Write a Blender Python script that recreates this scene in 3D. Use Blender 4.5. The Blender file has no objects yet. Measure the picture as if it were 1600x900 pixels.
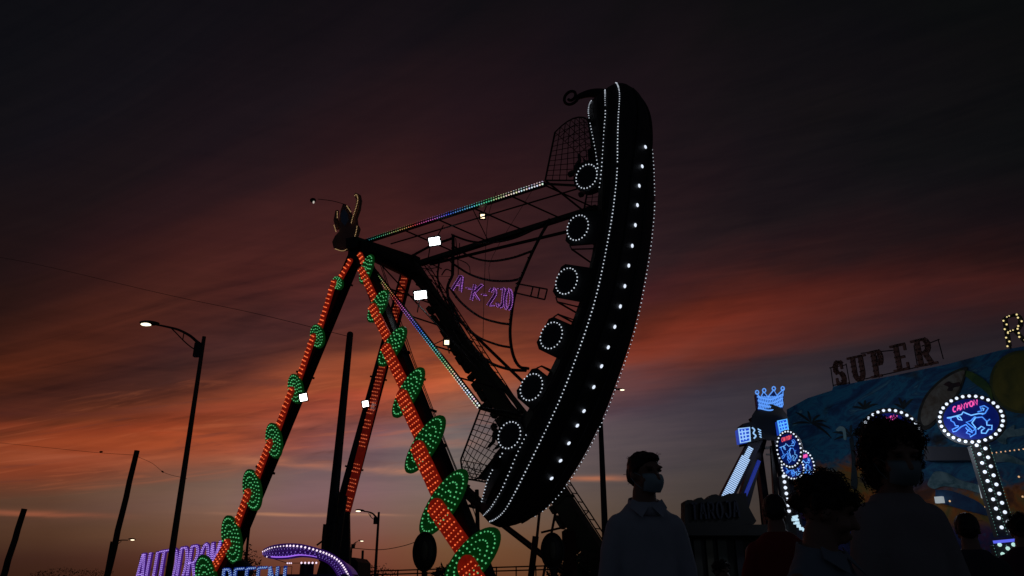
import bpy, bmesh, math, random
from mathutils import Vector, Matrix, noise as mnoise
random.seed(7)
scene = bpy.context.scene
COL = scene.collection
R = math.radians

# ---------------------------------------------------------------- camera
FPX, PITCH, CAMZ = 1200.0, R(20.9), 1.1            # focal length in pixels of a 1600 px wide frame
CAM = Vector((0, 0, CAMZ))
cd = bpy.data.cameras.new('camera'); co = bpy.data.objects.new('camera', cd); COL.objects.link(co)
cd.sensor_width = 36.0; cd.lens = FPX / 1600 * 36; cd.clip_end = 2000; cd.clip_start = .05
co.location = CAM; co.rotation_euler = (R(90) + PITCH, 0, 0)
scene.camera = co
scene.view_settings.view_transform = 'Standard'; scene.view_settings.look = 'None'
scene.view_settings.exposure = 0; scene.view_settings.gamma = 1
scene.cycles.use_denoising = True
scene.cycles.max_bounces = 5
scene.cycles.diffuse_bounces = 2
scene.cycles.transparent_max_bounces = 8
scene.cycles.sample_clamp_indirect = 3
scene.cycles.use_adaptive_sampling = False

def ray(px, py):
    u = (px - 800) / FPX; v = (450 - py) / FPX
    return Vector((u, math.cos(PITCH) - v * math.sin(PITCH), math.sin(PITCH) + v * math.cos(PITCH)))
def at(px, py, Y):
    """world point seen at a photo pixel, Y metres in front of the camera"""
    r = ray(px, py); return CAM + r * (Y / r.y)
def on_plane(px, py, O, n):
    r = ray(px, py); return CAM + r * ((O - CAM).dot(n) / r.dot(n))
def V(*a): return Vector(a)

# ---------------------------------------------------------------- node helpers
def lin(c):
    c /= 255.0
    return c / 12.92 if c <= 0.04045 else ((c + 0.055) / 1.055) ** 2.4
def srgb(h):
    return tuple(lin(int(h[i:i + 2], 16)) for i in (0, 2, 4)) + (1,)

class NT:
    def __init__(s, tree): s.t = tree; s.n = tree.nodes; s.l = tree.links
    def new(s, typ, **k):
        nd = s.n.new(typ)
        for a, b in k.items(): setattr(nd, a, b)
        return nd
    def put(s, sock, v):
        if hasattr(v, 'is_output') or isinstance(v, bpy.types.NodeSocket): s.l.new(v, sock)
        else: sock.default_value = v
    def m(s, op, a, b=0.0, c=0.0, clamp=False):
        nd = s.new('ShaderNodeMath', operation=op, use_clamp=clamp)
        s.put(nd.inputs[0], a); s.put(nd.inputs[1], b); s.put(nd.inputs[2], c)
        return nd.outputs[0]
    def comb(s, x, y, z=0.0):
        nd = s.new('ShaderNodeCombineXYZ'); s.put(nd.inputs[0], x); s.put(nd.inputs[1], y); s.put(nd.inputs[2], z)
        return nd.outputs[0]
    def noise(s, vec, scale, detail=4, rough=.5, dist=0.0):
        nd = s.new('ShaderNodeTexNoise'); s.put(nd.inputs['Vector'], vec)
        nd.inputs['Scale'].default_value = scale; nd.inputs['Detail'].default_value = detail
        nd.inputs['Roughness'].default_value = rough; nd.inputs['Distortion'].default_value = dist
        return nd.outputs['Fac']
    def mix(s, fac, a, b, blend='MIX'):
        nd = s.new('ShaderNodeMix', data_type='RGBA', blend_type=blend)
        s.put(nd.inputs[0], fac); s.put(nd.inputs[6], a); s.put(nd.inputs[7], b)
        return nd.outputs[2]
    def ramp(s, fac, stops):
        nd = s.new('ShaderNodeValToRGB'); s.put(nd.inputs[0], fac)
        e = nd.color_ramp.elements
        while len(e) > 1: e.remove(e[0])
        e[0].position = stops[0][0]; e[0].color = stops[0][1]
        for p, c in stops[1:]:
            q = e.new(p); q.color = c
        return nd.outputs[0]
    def smooth(s, x, a, b):
        nd = s.new('ShaderNodeMapRange', interpolation_type='SMOOTHSTEP')
        s.put(nd.inputs[0], x); nd.inputs[1].default_value = a; nd.inputs[2].default_value = b
        return nd.outputs[0]

# ---------------------------------------------------------------- sky (world): dusk gradient with lit cloud bands, by azimuth and elevation
SKY_EL = [0, 2, 4, 6, 7.5, 9, 10, 11, 12, 13, 14, 15, 16, 17.5, 19, 20.5, 22, 23.5, 25, 28, 32, 38, 48, 60]
SKY = [
"341c14 3c241b 4a3021 523629 513829 5e3b2a 703b27 7e3f25 823e24 863d21 703620 642e1c 5d2b1b 4d2319 3e1e17 4b2217 562617 522416 451f14 311813 241413 1d1213 141114 0f0f13",
"341c14 3d241b 4b3122 54382a 54392a 6b3b28 7d3c26 823e24 863d21 78331d 632d1c 5c2a1b 53251a 3f1e17 4c2317 562516 502315 421e14 371a13 2a1613 231414 1d1315 141116 100f13",
"3a2015 44281e 533626 5c3e2f 604131 783e2a 873d26 923e23 8f3d21 88381f 72351f 612e1d 4d261c 41201a 482219 4f2419 4f2419 4d2319 452018 371b18 2d1718 1d1417 141116 0f0e12",
"462519 543226 664633 715144 6e5142 814b38 91472e 9f4829 9e4426 923e24 723723 5e2e21 482721 3c2220 3e2120 462420 4c251f 4c251e 48231d 3f1e1c 2e191b 1d1419 120f14 100e12",
"593021 683e30 7a5340 836355 7b5f52 90543f 9a4e36 9f4a2f 97462d 934029 813e29 6c3628 5e3027 472724 432524 432422 452320 492320 4d2420 41201f 2b191c 1c1419 100e12 100e12",
"663625 754637 7d564c 836162 795e5e 815551 894c45 934c3e 9c4a38 a24833 96482e 89432d 783d2b 5a2e27 4b2826 482525 4e2523 4d2421 482320 3c1e1e 2c181b 1b1318 100e12 100e12",
"6f3929 7d4939 825a51 856364 785f61 7b5d5f 81575a 8f574f af543e b64f35 a65030 95482e 7f402b 623128 502a28 4c2726 482523 462321 452120 3b1d1d 2a181b 171116 0f0e11 0f0e11",
"6a3e26 765137 7b5f4e 7e6861 736761 746664 776461 8d6152 a85a3e b25735 a14d2e 863f28 763826 5c2b23 4c2623 442323 412121 3e1f20 3a1d1e 31191c 23151a 120f13 0f0e11 0f0e11",
"673c24 724d34 735a4a 735f59 675d5a 665b5c 68595a 775751 985139 964930 84402a 733726 623025 4b2522 402122 3b2021 381d1f 341c1e 311a1c 2a171b 1e1318 0f0e11 0f0e11 0f0e11",
"5b3a27 644834 645145 615350 5e5153 5c4e53 5f4a51 6c4746 824338 8c3f30 743428 622d26 552826 402223 361f21 321d20 2e1b1d 2d191c 29171b 221519 171116 0f0e11 0f0e11 0f0e11",
"4d3728 534232 53463e 504646 4f454a 4e4249 514048 5e3d3f 76382d 7c3323 62291d 52251e 441f20 311e21 2d1c20 291a1d 27181c 24171b 21151a 1c1318 120f12 0e0e10 0e0e10 0e0e10",
"423227 483a2f 483e39 453e3f 433b42 3f3840 3e353d 463033 612f27 772f21 60261b 4a201c 351c1d 271a1d 23181b 22161a 1f1519 1c1418 1a1317 161114 0e0d10 0e0d10 0e0d10 0e0d10",
"3a2e25 3f332c 3e3733 3b3539 393339 353037 342e34 3d2a2d 5e2a24 61271e 4d1f1a 361b1a 27181b 1e1619 1b1418 191317 171216 161215 151114 0f0e10 0d0d0f 0d0d0f 0e0d10 0e0d10",
"322822 382e27 38312e 343033 332e33 312c32 2e282f 312529 462422 52231d 401c1a 271719 211518 191417 171216 151215 141113 131013 110f12 0d0d0f 0d0d0f 0d0d0f 0d0d0f 0d0d0f",
"2a231d 302823 302a28 2e2a2d 2e282e 2d272d 2a2429 2a2125 341e21 431e1c 2f1717 201416 191316 151215 121113 111012 110f12 100e11 0e0d10 0c0d0e 0c0d0e 0d0d0f 0d0d0f 0d0d0f",
"27211c 2d2521 2a2625 292628 292529 292429 292125 261e23 2d1b1d 3f1c1a 271414 1a1114 161013 111012 0f0f11 0f0e10 0f0e10 0e0d0f 0c0d0e 0c0c0e 0c0c0e 0c0d0e 0d0d0f 0d0d0f",
"27211c 2d2521 2a2625 292528 292429 292328 291f24 271c21 341b1c 341818 211214 151013 130f12 0f0f10 0d0e0f 0d0e0f 0d0d0e 0c0c0d 0b0c0d 0b0c0d 0b0c0d 0c0c0e 0c0d0e 0c0d0e",
]
FLOW_AZ = [-42, -34, -23, -14, -5, 10, 19, 28, 36, 42]
FLOW_EL = [6.0, 7.6, 10.4, 12.2, 13.7, 16.1, 18, 18.6, 18.2, 17.6]
SKY_AZ = list(range(-40, 41, 5))
def build_world():
    w = bpy.data.worlds.new('World'); scene.world = w; w.use_nodes = True
    w.node_tree.nodes.clear(); t = NT(w.node_tree)
    tc = t.new('ShaderNodeTexCoord'); sp = t.new('ShaderNodeSeparateXYZ'); t.l.new(tc.outputs['Generated'], sp.inputs[0])
    x, y, z = sp.outputs
    az = t.m('MULTIPLY', t.m('ARCTAN2', x, y), 180 / math.pi)
    el = t.m('MULTIPLY', t.m('ARCSINE', z), 180 / math.pi)
    def rot(T):
        return (t.m('ADD', t.m('MULTIPLY', az, math.cos(T)), t.m('MULTIPLY', el, math.sin(T))),
                t.m('ADD', t.m('MULTIPLY', az, -math.sin(T)), t.m('MULTIPLY', el, math.cos(T))))
    # the cloud bands climb away from the west: flow(az) is the height of the main band there
    fr_ = t.ramp(t.m('DIVIDE', t.m('ADD', az, 60.0), 120.0, clamp=True), [((a + 60) / 120.0, (b / 40, b / 40, b / 40, 1)) for a, b in zip(FLOW_AZ, FLOW_EL)])
    sep = t.new('ShaderNodeSeparateColor'); t.l.new(fr_, sep.inputs[0])
    q = t.m('DIVIDE', t.m('MULTIPLY', el, 13.0), t.m('MULTIPLY', sep.outputs[0], 40.0))
    u1, v1 = az, q; u2, v2 = rot(R(2))
    hi = t.smooth(el, 5.5, 10.0)                       # tilted cloud bands above, level streaks below
    na = t.noise(t.comb(t.m('MULTIPLY', u1, .05), t.m('MULTIPLY', v1, .22), 3.1), 1.0, 5, .55, .4)
    nb = t.noise(t.comb(t.m('MULTIPLY', u2, .05), t.m('MULTIPLY', v2, .5), 8.7), 1.0, 5, .55, .3)
    fine = t.noise(t.comb(t.m('MULTIPLY', u1, .085), t.m('MULTIPLY', v1, .55), 1.7), 1.0, 6, .55, .5)
    fineb = t.noise(t.comb(t.m('MULTIPLY', u2, .12), t.m('MULTIPLY', v2, 1.3), 5.2), 1.0, 6, .6, .5)
    wa = t.m('MULTIPLY', t.m('SUBTRACT', na, .5), t.m('ADD', .6, t.m('MULTIPLY', hi, 2.0)))
    wb = t.m('MULTIPLY', t.m('SUBTRACT', nb, .5), t.m('ADD', .8, t.m('MULTIPLY', hi, 1.0)))
    el2 = t.m('ADD', t.m('ADD', q, wa), wb)
    az2 = t.m('ADD', az, t.m('MULTIPLY', t.m('SUBTRACT', na, .5), 5.0))
    fac = t.m('DIVIDE', el2, 120.0, clamp=True)
    col = None
    for i, row in enumerate(SKY):
        stops = [(e / 120.0, srgb(h)) for e, h in zip(SKY_EL, row.split())] + [(.8, srgb('0c0b0f')), (1.0, srgb('090a0e'))]
        c = t.ramp(fac, stops)
        if col is None: col = c
        else:
            mr = t.smooth(az2, SKY_AZ[i - 1], SKY_AZ[i])
            mr.node.interpolation_type = 'LINEAR'
            col = t.mix(mr, col, c)
    # filaments: lighter and darker wisps that follow the bands
    wisp = t.m('ADD', t.m('MULTIPLY', t.m('SUBTRACT', fine, .5), t.m('MULTIPLY', hi, t.m('SUBTRACT', 1.7, t.m('MULTIPLY', t.smooth(az, -12.0, 8.0), 1.1)))),
               t.m('MULTIPLY', t.m('SUBTRACT', fineb, .5), t.m('ADD', .35, t.m('MULTIPLY', hi, .35))))
    band = t.m('MULTIPLY', t.smooth(el2, 1.5, 6.0), t.m('SUBTRACT', 1.0, t.m('MULTIPLY', t.smooth(el2, 20.0, 30.0), .72)))
    gain = t.m('ADD', .94, t.m('MULTIPLY', wisp, band))
    gcol = t.comb(gain, t.m('POWER', gain, .85), t.m('POWER', gain, .6))
    vm = t.new('ShaderNodeVectorMath', operation='MULTIPLY'); t.l.new(col, vm.inputs[0]); t.l.new(gcol, vm.inputs[1])
    col = vm.outputs[0]
    # torn salmon filaments low in the west
    ff = t.noise(t.comb(t.m('MULTIPLY', u1, .13), t.m('MULTIPLY', v1, 1.05), 12.3), 1.0, 7, .62, .9)
    zone = t.m('MULTIPLY', t.m('MULTIPLY', t.smooth(q, 6.5, 9.5), t.m('SUBTRACT', 1.0, t.smooth(q, 14.0, 18.0))), t.m('SUBTRACT', 1.0, t.m('MULTIPLY', t.smooth(az, -8.0, 6.0), 1.0)))
    col = t.mix(t.m('MULTIPLY', t.m('MULTIPLY', t.smooth(ff, .52, .72), zone), .36), col, srgb('bc6440'))
    col = t.mix(t.m('MULTIPLY', t.m('MULTIPLY', t.m('SUBTRACT', 1.0, t.smooth(ff, .30, .46)), zone), .40), col, srgb('50302e'))
    # thin bright cirrus streaks low over the horizon
    def streak(px, py, half, thick, slope, hexcol, strength):
        nonlocal col
        r = ray(px, py); a0 = math.degrees(math.atan2(r.x, r.y)); e0 = math.degrees(math.asin(r.z / r.length))
        da = t.m('SUBTRACT', az, a0)
        de = t.m('SUBTRACT', t.m('SUBTRACT', el, e0), t.m('MULTIPLY', da, slope))
        de = t.m('ADD', de, t.m('MULTIPLY', t.m('SUBTRACT', fineb, .5), .9 * min(1, thick * 3)))
        q = t.m('ADD', t.m('POWER', t.m('ABSOLUTE', t.m('DIVIDE', da, half)), 2.4), t.m('POWER', t.m('ABSOLUTE', t.m('DIVIDE', de, thick)), 2.0))
        g = t.m('MULTIPLY', t.m('EXPONENT', t.m('MULTIPLY', q, -1.0)), t.m('MULTIPLY', t.smooth(fine, .25, .62), strength), clamp=True)
        col = t.mix(g, col, srgb(hexcol))
    for s in STREAKS: streak(*s)
    # the sky behind and beside the camera has no afterglow: dim blue-grey dusk
    away = t.smooth(t.m('ABSOLUTE', az), 46.0, 95.0)
    col = t.mix(away, col, t.ramp(t.m('DIVIDE', el, 90.0, clamp=True), [(0, srgb('24282e')), (.25, srgb('1a1d24')), (1, srgb('0c0d12'))]))
    bg = t.new('ShaderNodeBackground'); t.put(bg.inputs[0], col); bg.inputs[1].default_value = 1.0
    o = t.new('ShaderNodeOutputWorld'); t.l.new(bg.outputs[0], o.inputs[0])
STREAKS = [
 (440, 722, 3.6, .28, 0, 'b87052', 1.0), (600, 734, 3.2, .22, 0, 'c88464', 1.2), (620, 732, 1.6, .35, 0, 'c08060', .8),
 (430, 804, 4.2, .10, 0, 'b07a5e', 1.0), (570, 804, 2.6, .08, 0, 'a87860', .8), (60, 803, 3.8, .20, 0, '94543c', .9),
 (935, 747, 2.4, .18, 0, 'a4684f', 1.1), (130, 716, 5.0, .5, .04, 'a85a3e', .6),
 (130, 690, 6.0, .45, .10, 'a04a2a', .7), (330, 640, 5.0, .40, .14, '9a4830', .6), (60, 668, 5.0, .35, .08, '8a3a22', .6), (150, 645, 6.0, .30, .12, '4a2422', .5),
 (620, 690, 2.0, .3, .03, '9c6a5c', .5), (470, 665, 3.0, .3, .05, 'b46450', .5),
 (700, 690, 2.2, .35, .02, 'a87462', .6), (860, 655, 3.0, .4, .06, '80625e', .5),
]
build_world()
scene.world.cycles.sampling_method = 'MANUAL'; scene.world.cycles.sample_map_resolution = 256
# ---------------------------------------------------------------- mesh collector
WM = {}
def wm(o): return WM.get(o.name, Matrix.Identity(4)) if o else Matrix.Identity(4)
ICO = None
def ico_data(sub):
    bm = bmesh.new(); bmesh.ops.create_icosphere(bm, subdivisions=sub, radius=1)
    d = ([v.co.copy() for v in bm.verts], [[v.index for v in f.verts] for f in bm.faces]); bm.free(); return d
ICO1 = ico_data(1); ICO2 = ico_data(2)
OCT = ([V(1,0,0),V(-1,0,0),V(0,1,0),V(0,-1,0),V(0,0,1),V(0,0,-1)],
       [[0,2,4],[2,1,4],[1,3,4],[3,0,4],[2,0,5],[1,2,5],[3,1,5],[0,3,5]])
class MB:
    def __init__(s): s.v = []; s.f = []; s.c = []; s.col = None; s.smooth = set(); s.mi = 0; s.m = []
    def add(s, vs, fs, smooth=False):
        b = len(s.v); s.v += [Vector(p) for p in vs]
        for f in fs:
            if smooth: s.smooth.add(len(s.f))
            s.f.append([i + b for i in f])
            s.c.append(s.col); s.m.append(s.mi)
    def bead(s, c, r, data=OCT):
        s.add([c + p * r for p in data[0]], data[1], True)
    def ell(s, c, ax, ay, az, data=None):
        data = data or ICO2
        s.add([c + ax * p.x + ay * p.y + az * p.z for p in data[0]], data[1], True)
    def box(s, c, ax, ay, az):
        """ax ay az: half extents as vectors"""
        vs = [c + ax * i + ay * j + az * k for i in (-1, 1) for j in (-1, 1) for k in (-1, 1)]
        s.add(vs, [[0,1,3,2],[4,6,7,5],[0,4,5,1],[2,3,7,6],[0,2,6,4],[1,5,7,3]])
    def bar(s, a, b, w, h=None, up=None, w2=None, h2=None):
        h = h or w; w2 = w2 or w; h2 = h2 or h
        d = (b - a).normalized(); up = up or V(0, 0, 1)
        if abs(d.dot(up)) > .98: up = V(0, 1, 0) if abs(d.y) < .9 else V(1, 0, 0)
        x = d.cross(up).normalized(); y = x.cross(d).normalized()
        vs = []
        for p, ww, hh in ((a, w, h), (b, w2, h2)):
            vs += [p + x * ww * .5 * i + y * hh * .5 * j for i, j in ((-1,-1),(1,-1),(1,1),(-1,1))]
        s.add(vs, [[3,2,1,0],[4,5,6,7],[0,1,5,4],[1,2,6,5],[2,3,7,6],[3,0,4,7]])
    def tube(s, pts, r, n=6, closed=False, rr=None):
        pts = [Vector(p) for p in pts]; m = len(pts)
        if m < 2: return
        rings = []; x = None
        for i, p in enumerate(pts):
            if closed: d = pts[(i + 1) % m] - pts[i - 1]
            else: d = pts[min(i + 1, m - 1)] - pts[max(i - 1, 0)]
            if d.length < 1e-9: d = V(0, 0, 1)
            d.normalize()
            if x is None:
                u = V(0, 0, 1) if abs(d.z) < .9 else V(0, 1, 0)
                x = d.cross(u).normalized()
            else:
                x = (x - d * x.dot(d)); x = x.normalized() if x.length > 1e-6 else d.orthogonal().normalized()
            y = d.cross(x); q = rr[i] if rr else r
            rings.append([p + (x * math.cos(2 * math.pi * k / n) + y * math.sin(2 * math.pi * k / n)) * q for k in range(n)])
        vs = [v for g in rings for v in g]; fs = []
        for i in range(m if closed else m - 1):
            j = (i + 1) % m
            for k in range(n): fs.append([i * n + k, i * n + (k + 1) % n, j * n + (k + 1) % n, j * n + k])
        s.add(vs, fs, True)
        if not closed:
            s.add(rings[0], [list(range(n))[::-1]]); s.add(rings[-1], [list(range(n))])
    def loft(s, rings):
        n = len(rings[0]); vs = [v for g in rings for v in g]; fs = []
        for i in range(len(rings) - 1):
            for k in range(n): fs.append([i * n + k, i * n + (k + 1) % n, (i + 1) * n + (k + 1) % n, (i + 1) * n + k])
        fs.append(list(range(n))[::-1]); fs.append([(len(rings) - 1) * n + k for k in range(n)])
        s.add(vs, fs, True)
    def prism(s, pts, thick):
        """extruded polygon; thick is a vector"""
        n = len(pts); vs = [Vector(p) for p in pts] + [Vector(p) + thick for p in pts]
        fs = [list(range(n)), [n + i for i in range(n)][::-1]] + [[(i + 1) % n, i, n + i, n + (i + 1) % n] for i in range(n)]
        s.add(vs, fs)
    def backed(s, pts, r, closed=False):
        """the dark cable that carries a row of bulbs (second material)"""
        s.mi = 1; s.col = None; s.tube(pts, r, 4, closed); s.mi = 0
    def build(s, name, mat, parent=None, base=None):
        me = bpy.data.meshes.new(name)
        if parent is None:
            if base is None:
                lo = [min(v[i] for v in s.v) for i in range(3)]; hi = [max(v[i] for v in s.v) for i in range(3)]
                base = V((lo[0] + hi[0]) / 2, (lo[1] + hi[1]) / 2, lo[2])
            M_ = Matrix.Translation(base)
        else: M_ = wm(parent)
        inv = M_.inverted()
        me.from_pydata([inv @ v for v in s.v], [], s.f)
        o = bpy.data.objects.new(name, me); COL.objects.link(o)
        if parent is None: o.location = base
        else: o.parent = parent
        WM[o.name] = M_
        for m_ in (mat if isinstance(mat, (list, tuple)) else [mat]): me.materials.append(m_)
        if any(s.m): me.polygons.foreach_set('material_index', s.m)
        if s.smooth:
            for i in s.smooth: me.polygons[i].use_smooth = True
        if any(c is not None for c in s.c):
            at_ = me.color_attributes.new('led', 'FLOAT_COLOR', 'CORNER'); k = 0
            for fi, f in enumerate(s.f):
                c = s.c[fi] or (1, 1, 1)
                for _ in f: at_.data[k].color = (c[0], c[1], c[2], 1); k += 1
        return o
def tag(o, label, cat, group=None):
    o['label'] = label; o['category'] = cat
    if group: o['group'] = group
    return o
def thing(name, label, cat, loc, group=None, rot=None):
    o = bpy.data.objects.new(name, None); COL.objects.link(o)
    o.empty_display_size = .3
    M_ = Matrix.Translation(loc) @ (rot.to_4x4() if rot else Matrix.Identity(4))
    o.matrix_basis = M_; WM[o.name] = M_
    return tag(o, label, cat, group)
def copy_tree(o, loc):
    c = o.copy(); COL.objects.link(c); c.location = loc
    WM[c.name] = Matrix.Translation(loc)
    def kids(src, dst):
        for ch in list(src.children):
            k = ch.copy(); COL.objects.link(k); k.parent = dst; WM[k.name] = WM[c.name]; kids(ch, k)
    kids(o, c); return c

# ---------------------------------------------------------------- materials
MATS = {}
def mat(name, col, rough=.6, metal=0, var=.25, scale=6, bump=.0, sheen=0):
    if name in MATS: return MATS[name]
    m = bpy.data.materials.new(name); m.use_nodes = True; t = NT(m.node_tree); b = t.n['Principled BSDF']
    tc = t.new('ShaderNodeTexCoord'); nz = t.noise(tc.outputs['Object'], scale, 5, .6)
    g = t.m('ADD', 1 - var, t.m('MULTIPLY', nz, 2 * var))
    vm = t.new('ShaderNodeVectorMath', operation='SCALE'); vm.inputs[0].default_value = col; t.put(vm.inputs['Scale'], g)
    t.l.new(vm.outputs[0], b.inputs['Base Color'])
    t.put(b.inputs['Roughness'], t.m('ADD', rough - .1, t.m('MULTIPLY', nz, .2), clamp=True)); b.inputs['Metallic'].default_value = metal
    if bump:
        bp = t.new('ShaderNodeBump'); bp.inputs['Strength'].default_value = bump; bp.inputs['Distance'].default_value = .02
        t.put(bp.inputs['Height'], t.noise(tc.outputs['Object'], scale * 4, 4, .6)); t.l.new(bp.outputs[0], b.inputs['Normal'])
    MATS[name] = m; return m
def glow(name, col, strength, sampling=False, var=0.0, attr=False, base=None):
    if name in MATS: return MATS[name]
    m = bpy.data.materials.new(name); m.use_nodes = True; t = NT(m.node_tree); b = t.n['Principled BSDF']
    b.inputs['Base Color'].default_value = (*(base or tuple(c * .5 for c in col)), 1); b.inputs['Roughness'].default_value = .4
    b.inputs['Emission Color'].default_value = (*col, 1); b.inputs['Emission Strength'].default_value = strength
    if attr:
        a = t.new('ShaderNodeVertexColor'); a.layer_name = 'led'; t.l.new(a.outputs[0], b.inputs['Emission Color'])
    if var:
        tc = t.new('ShaderNodeTexCoord'); nz = t.noise(tc.outputs['Object'], 9.0, 2, .5)
        t.put(b.inputs['Emission Strength'], t.m('MULTIPLY', strength, t.m('ADD', 1 - var, t.m('MULTIPLY', nz, 2 * var))))
    m.cycles.emission_sampling = 'FRONT_BACK' if sampling else 'NONE'
    MATS[name] = m; return m
steel = mat('dark_painted_steel', (.018, .018, .02), .45, .6)
steelred = mat('dark_red_steel', (.06, .012, .012), .5, .3)
black = mat('black_lacquer', (.008, .008, .010), .66, 0, .3, 3)
blackmatt = mat('black_matt_paint', (.012, .012, .013), .7)
pole_m = mat('galvanised_pole', (.05, .05, .052), .6, .4, .3, 4)
wood = mat('weathered_wood', (.05, .038, .03), .85, 0, .4, 5, .4)
olive = mat('worn_olive_flood_tint', (.07, .07, .045), .6, .3, .4, 5)  # on the rear leg, the floodlights' greenish sheen is put into the colour
white_led = glow('white_led', (.80, .88, 1.0), .72, var=.35)
cool_bulb = glow('cool_white_bulb', (.78, .86, 1.0), 1.05)
warm_lamp = glow('warm_lamp', (1.0, .78, .5), 2.5, True)
sodium = glow('street_lamp_lens', (1.0, .86, .60), 2.2, True)
flood = glow('floodlight_lens', (.9, 1.0, 1.0), 14.0, True)
flood2 = glow('floodlight_lens_small', (1.0, .97, .92), 7.0, True)
red_led = glow('orange_red_led', (1.0, .17, .05), .95, var=.8)
red_panel = glow('red_plate_led_spill', (1.0, .034, .012), .10, var=.7, base=(.25, .02, .01))  # faint emission paints in the red beads' light on their plate
red_dim_led = glow('dim_red_led', (.9, .16, .06), .55, var=.6)
red_dim_panel = glow('dim_red_panel', (1.0, .04, .015), .05, var=.4, base=(.15, .015, .01))  # bead light on the rear strip's plate, also put in as emission
green_led = glow('green_led', (.14, .74, .27), .62, var=.5)
green_panel = glow('green_plate_led_spill', (.012, 1.0, .10), .014, var=.4, base=(.008, .06, .015))  # weak emission stands in for LED spill on the green paint
rgb_led = glow('rainbow_led', (1, 1, 1), 1.0, attr=True)
gold_led = glow('gold_led', (1.0, .62, .28), .42, var=.5)
yellow_led = glow('yellow_led', (1.0, .80, .36), .95)
purple_led = glow('purple_led', (.62, .20, .85), .62, var=.3)
purple_sign = glow('violet_letter_led', (.55, .34, 1.0), .8, var=.5)
purple_face = glow('violet_letter_face', (.16, .03, .50), .22, var=.4)
pink_white = glow('pinkish_white_bulb', (1.0, .80, 1.0), 1.2)
violet_tube = glow('violet_tube', (.42, .16, 1.0), .9)
neon_blue = glow('blue_neon', (.07, .30, 1.0), 1.0, base=(.02, .05, .2))
neon_blue_hi = glow('pale_blue_neon', (.16, .48, 1.0), 1.0)
blue_glass = glow('blue_lit_disc', (.004, .02, .28), .16, var=.5)
neon_pink = glow('pink_neon', (1.0, .10, .45), .85)
neon_red = glow('red_neon', (1.0, .10, .14), .85)
cyan_led = glow('ice_blue_led', (.35, .62, 1.0), .9)
blue_face = glow('blue_sign_face', (.02, .10, .8), .45, var=.4)

# ---------------------------------------------------------------- stroke letters in a unit box
def arc(cx, cy, rx, ry, a0, a1, n=10):
    return [(cx + rx * math.cos(R(a0 + (a1 - a0) * i / n)), cy + ry * math.sin(R(a0 + (a1 - a0) * i / n))) for i in range(n + 1)]
GL = {
 'A': [[(0,0),(.38,1),(.62,1),(1,0)], [(.16,.38),(.84,.38)]],
 'B': [[(0,0),(0,1),(.6,1)] + arc(.6,.76,.32,.24,90,-90,6) + [(0,.52)], [(.6,.52)] + arc(.62,.26,.36,.26,90,-90,6) + [(0,0)]],
 'C': [arc(.5,.5,.5,.5,50,310,14)],
 'D': [[(0,0),(0,1),(.5,1)] + arc(.5,.5,.5,.5,90,-90,10) + [(0,0)]],
 'E': [[(1,1),(0,1),(0,0),(1,0)], [(0,.5),(.75,.5)]],
 'F': [[(1,1),(0,1),(0,0)], [(0,.5),(.7,.5)]],
 'I': [[(.5,0),(.5,1)]],
 'J': [[(.2,1),(.9,1),(.9,.3)] + arc(.5,.3,.4,.3,0,-180,8)],
 'K': [[(0,0),(0,1)], [(.95,1),(.1,.48),(1,0)]],
 'L': [[(0,1),(0,0),(.9,0)]],
 'M': [[(0,0),(0,1),(.5,.35),(1,1),(1,0)]],
 'N': [[(0,0),(0,1),(1,0),(1,1)]],
 'O': [arc(.5,.5,.5,.5,90,450,16)],
 'P': [[(0,0),(0,1),(.55,1)] + arc(.55,.73,.4,.27,90,-90,8) + [(0,.46)]],
 'R': [[(0,0),(0,1),(.55,1)] + arc(.55,.74,.4,.26,90,-90,8) + [(0,.48)], [(.5,.48),(1,0)]],
 'S': [arc(.5,.74,.45,.26,40,230,9) + arc(.5,.26,.45,.26,90,-140,10)],
 'T': [[(0,1),(1,1)], [(.5,1),(.5,0)]],
 'U': [[(0,1),(0,.35)] + arc(.5,.35,.5,.35,180,360,10) + [(1,1)]],
 'Y': [[(0,1),(.5,.5),(1,1)], [(.5,.5),(.5,0)]],
 'V': [[(0,1),(.5,0),(1,1)]],
 '2': [arc(.5,.72,.45,.28,160,-30,9) + [(0,0),(1,0)]],
 '0': [arc(.5,.5,.42,.5,90,450,16)],
 '-': [[(.1,.5),(.9,.5)]],
}
def resample(pl, step):
    out = []; carry = 0
    for a, b in zip(pl, pl[1:]):
        L = (b - a).length
        if L < 1e-9: continue
        d = carry
        while d <= L: out.append(a.lerp(b, d / L)); d += step
        carry = d - L
    return out
def glyph3d(ch, O, U, W):
    """polylines of one letter mapped on the plane O + U*u + W*v"""
    return [[O + U * u + W * v for u, v in pl] for pl in GL[ch]]
def dist_along(pts, step): return resample([Vector(p) for p in pts], step)
def catmull(pts, n=6):
    P_ = [Vector(p) for p in pts]; P_ = [P_[0] * 2 - P_[1]] + P_ + [P_[-1] * 2 - P_[-2]]; out = []
    for i in range(1, len(P_) - 2):
        p0, p1, p2, p3 = P_[i - 1:i + 3]
        for k in range(n):
            s = k / n
            out.append(.5 * ((2 * p1) + (p2 - p0) * s + (2 * p0 - 5 * p1 + 4 * p2 - p3) * s * s + (3 * p1 - p0 - 3 * p2 + p3) * s ** 3))
    out.append(P_[-2]); return out

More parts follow.
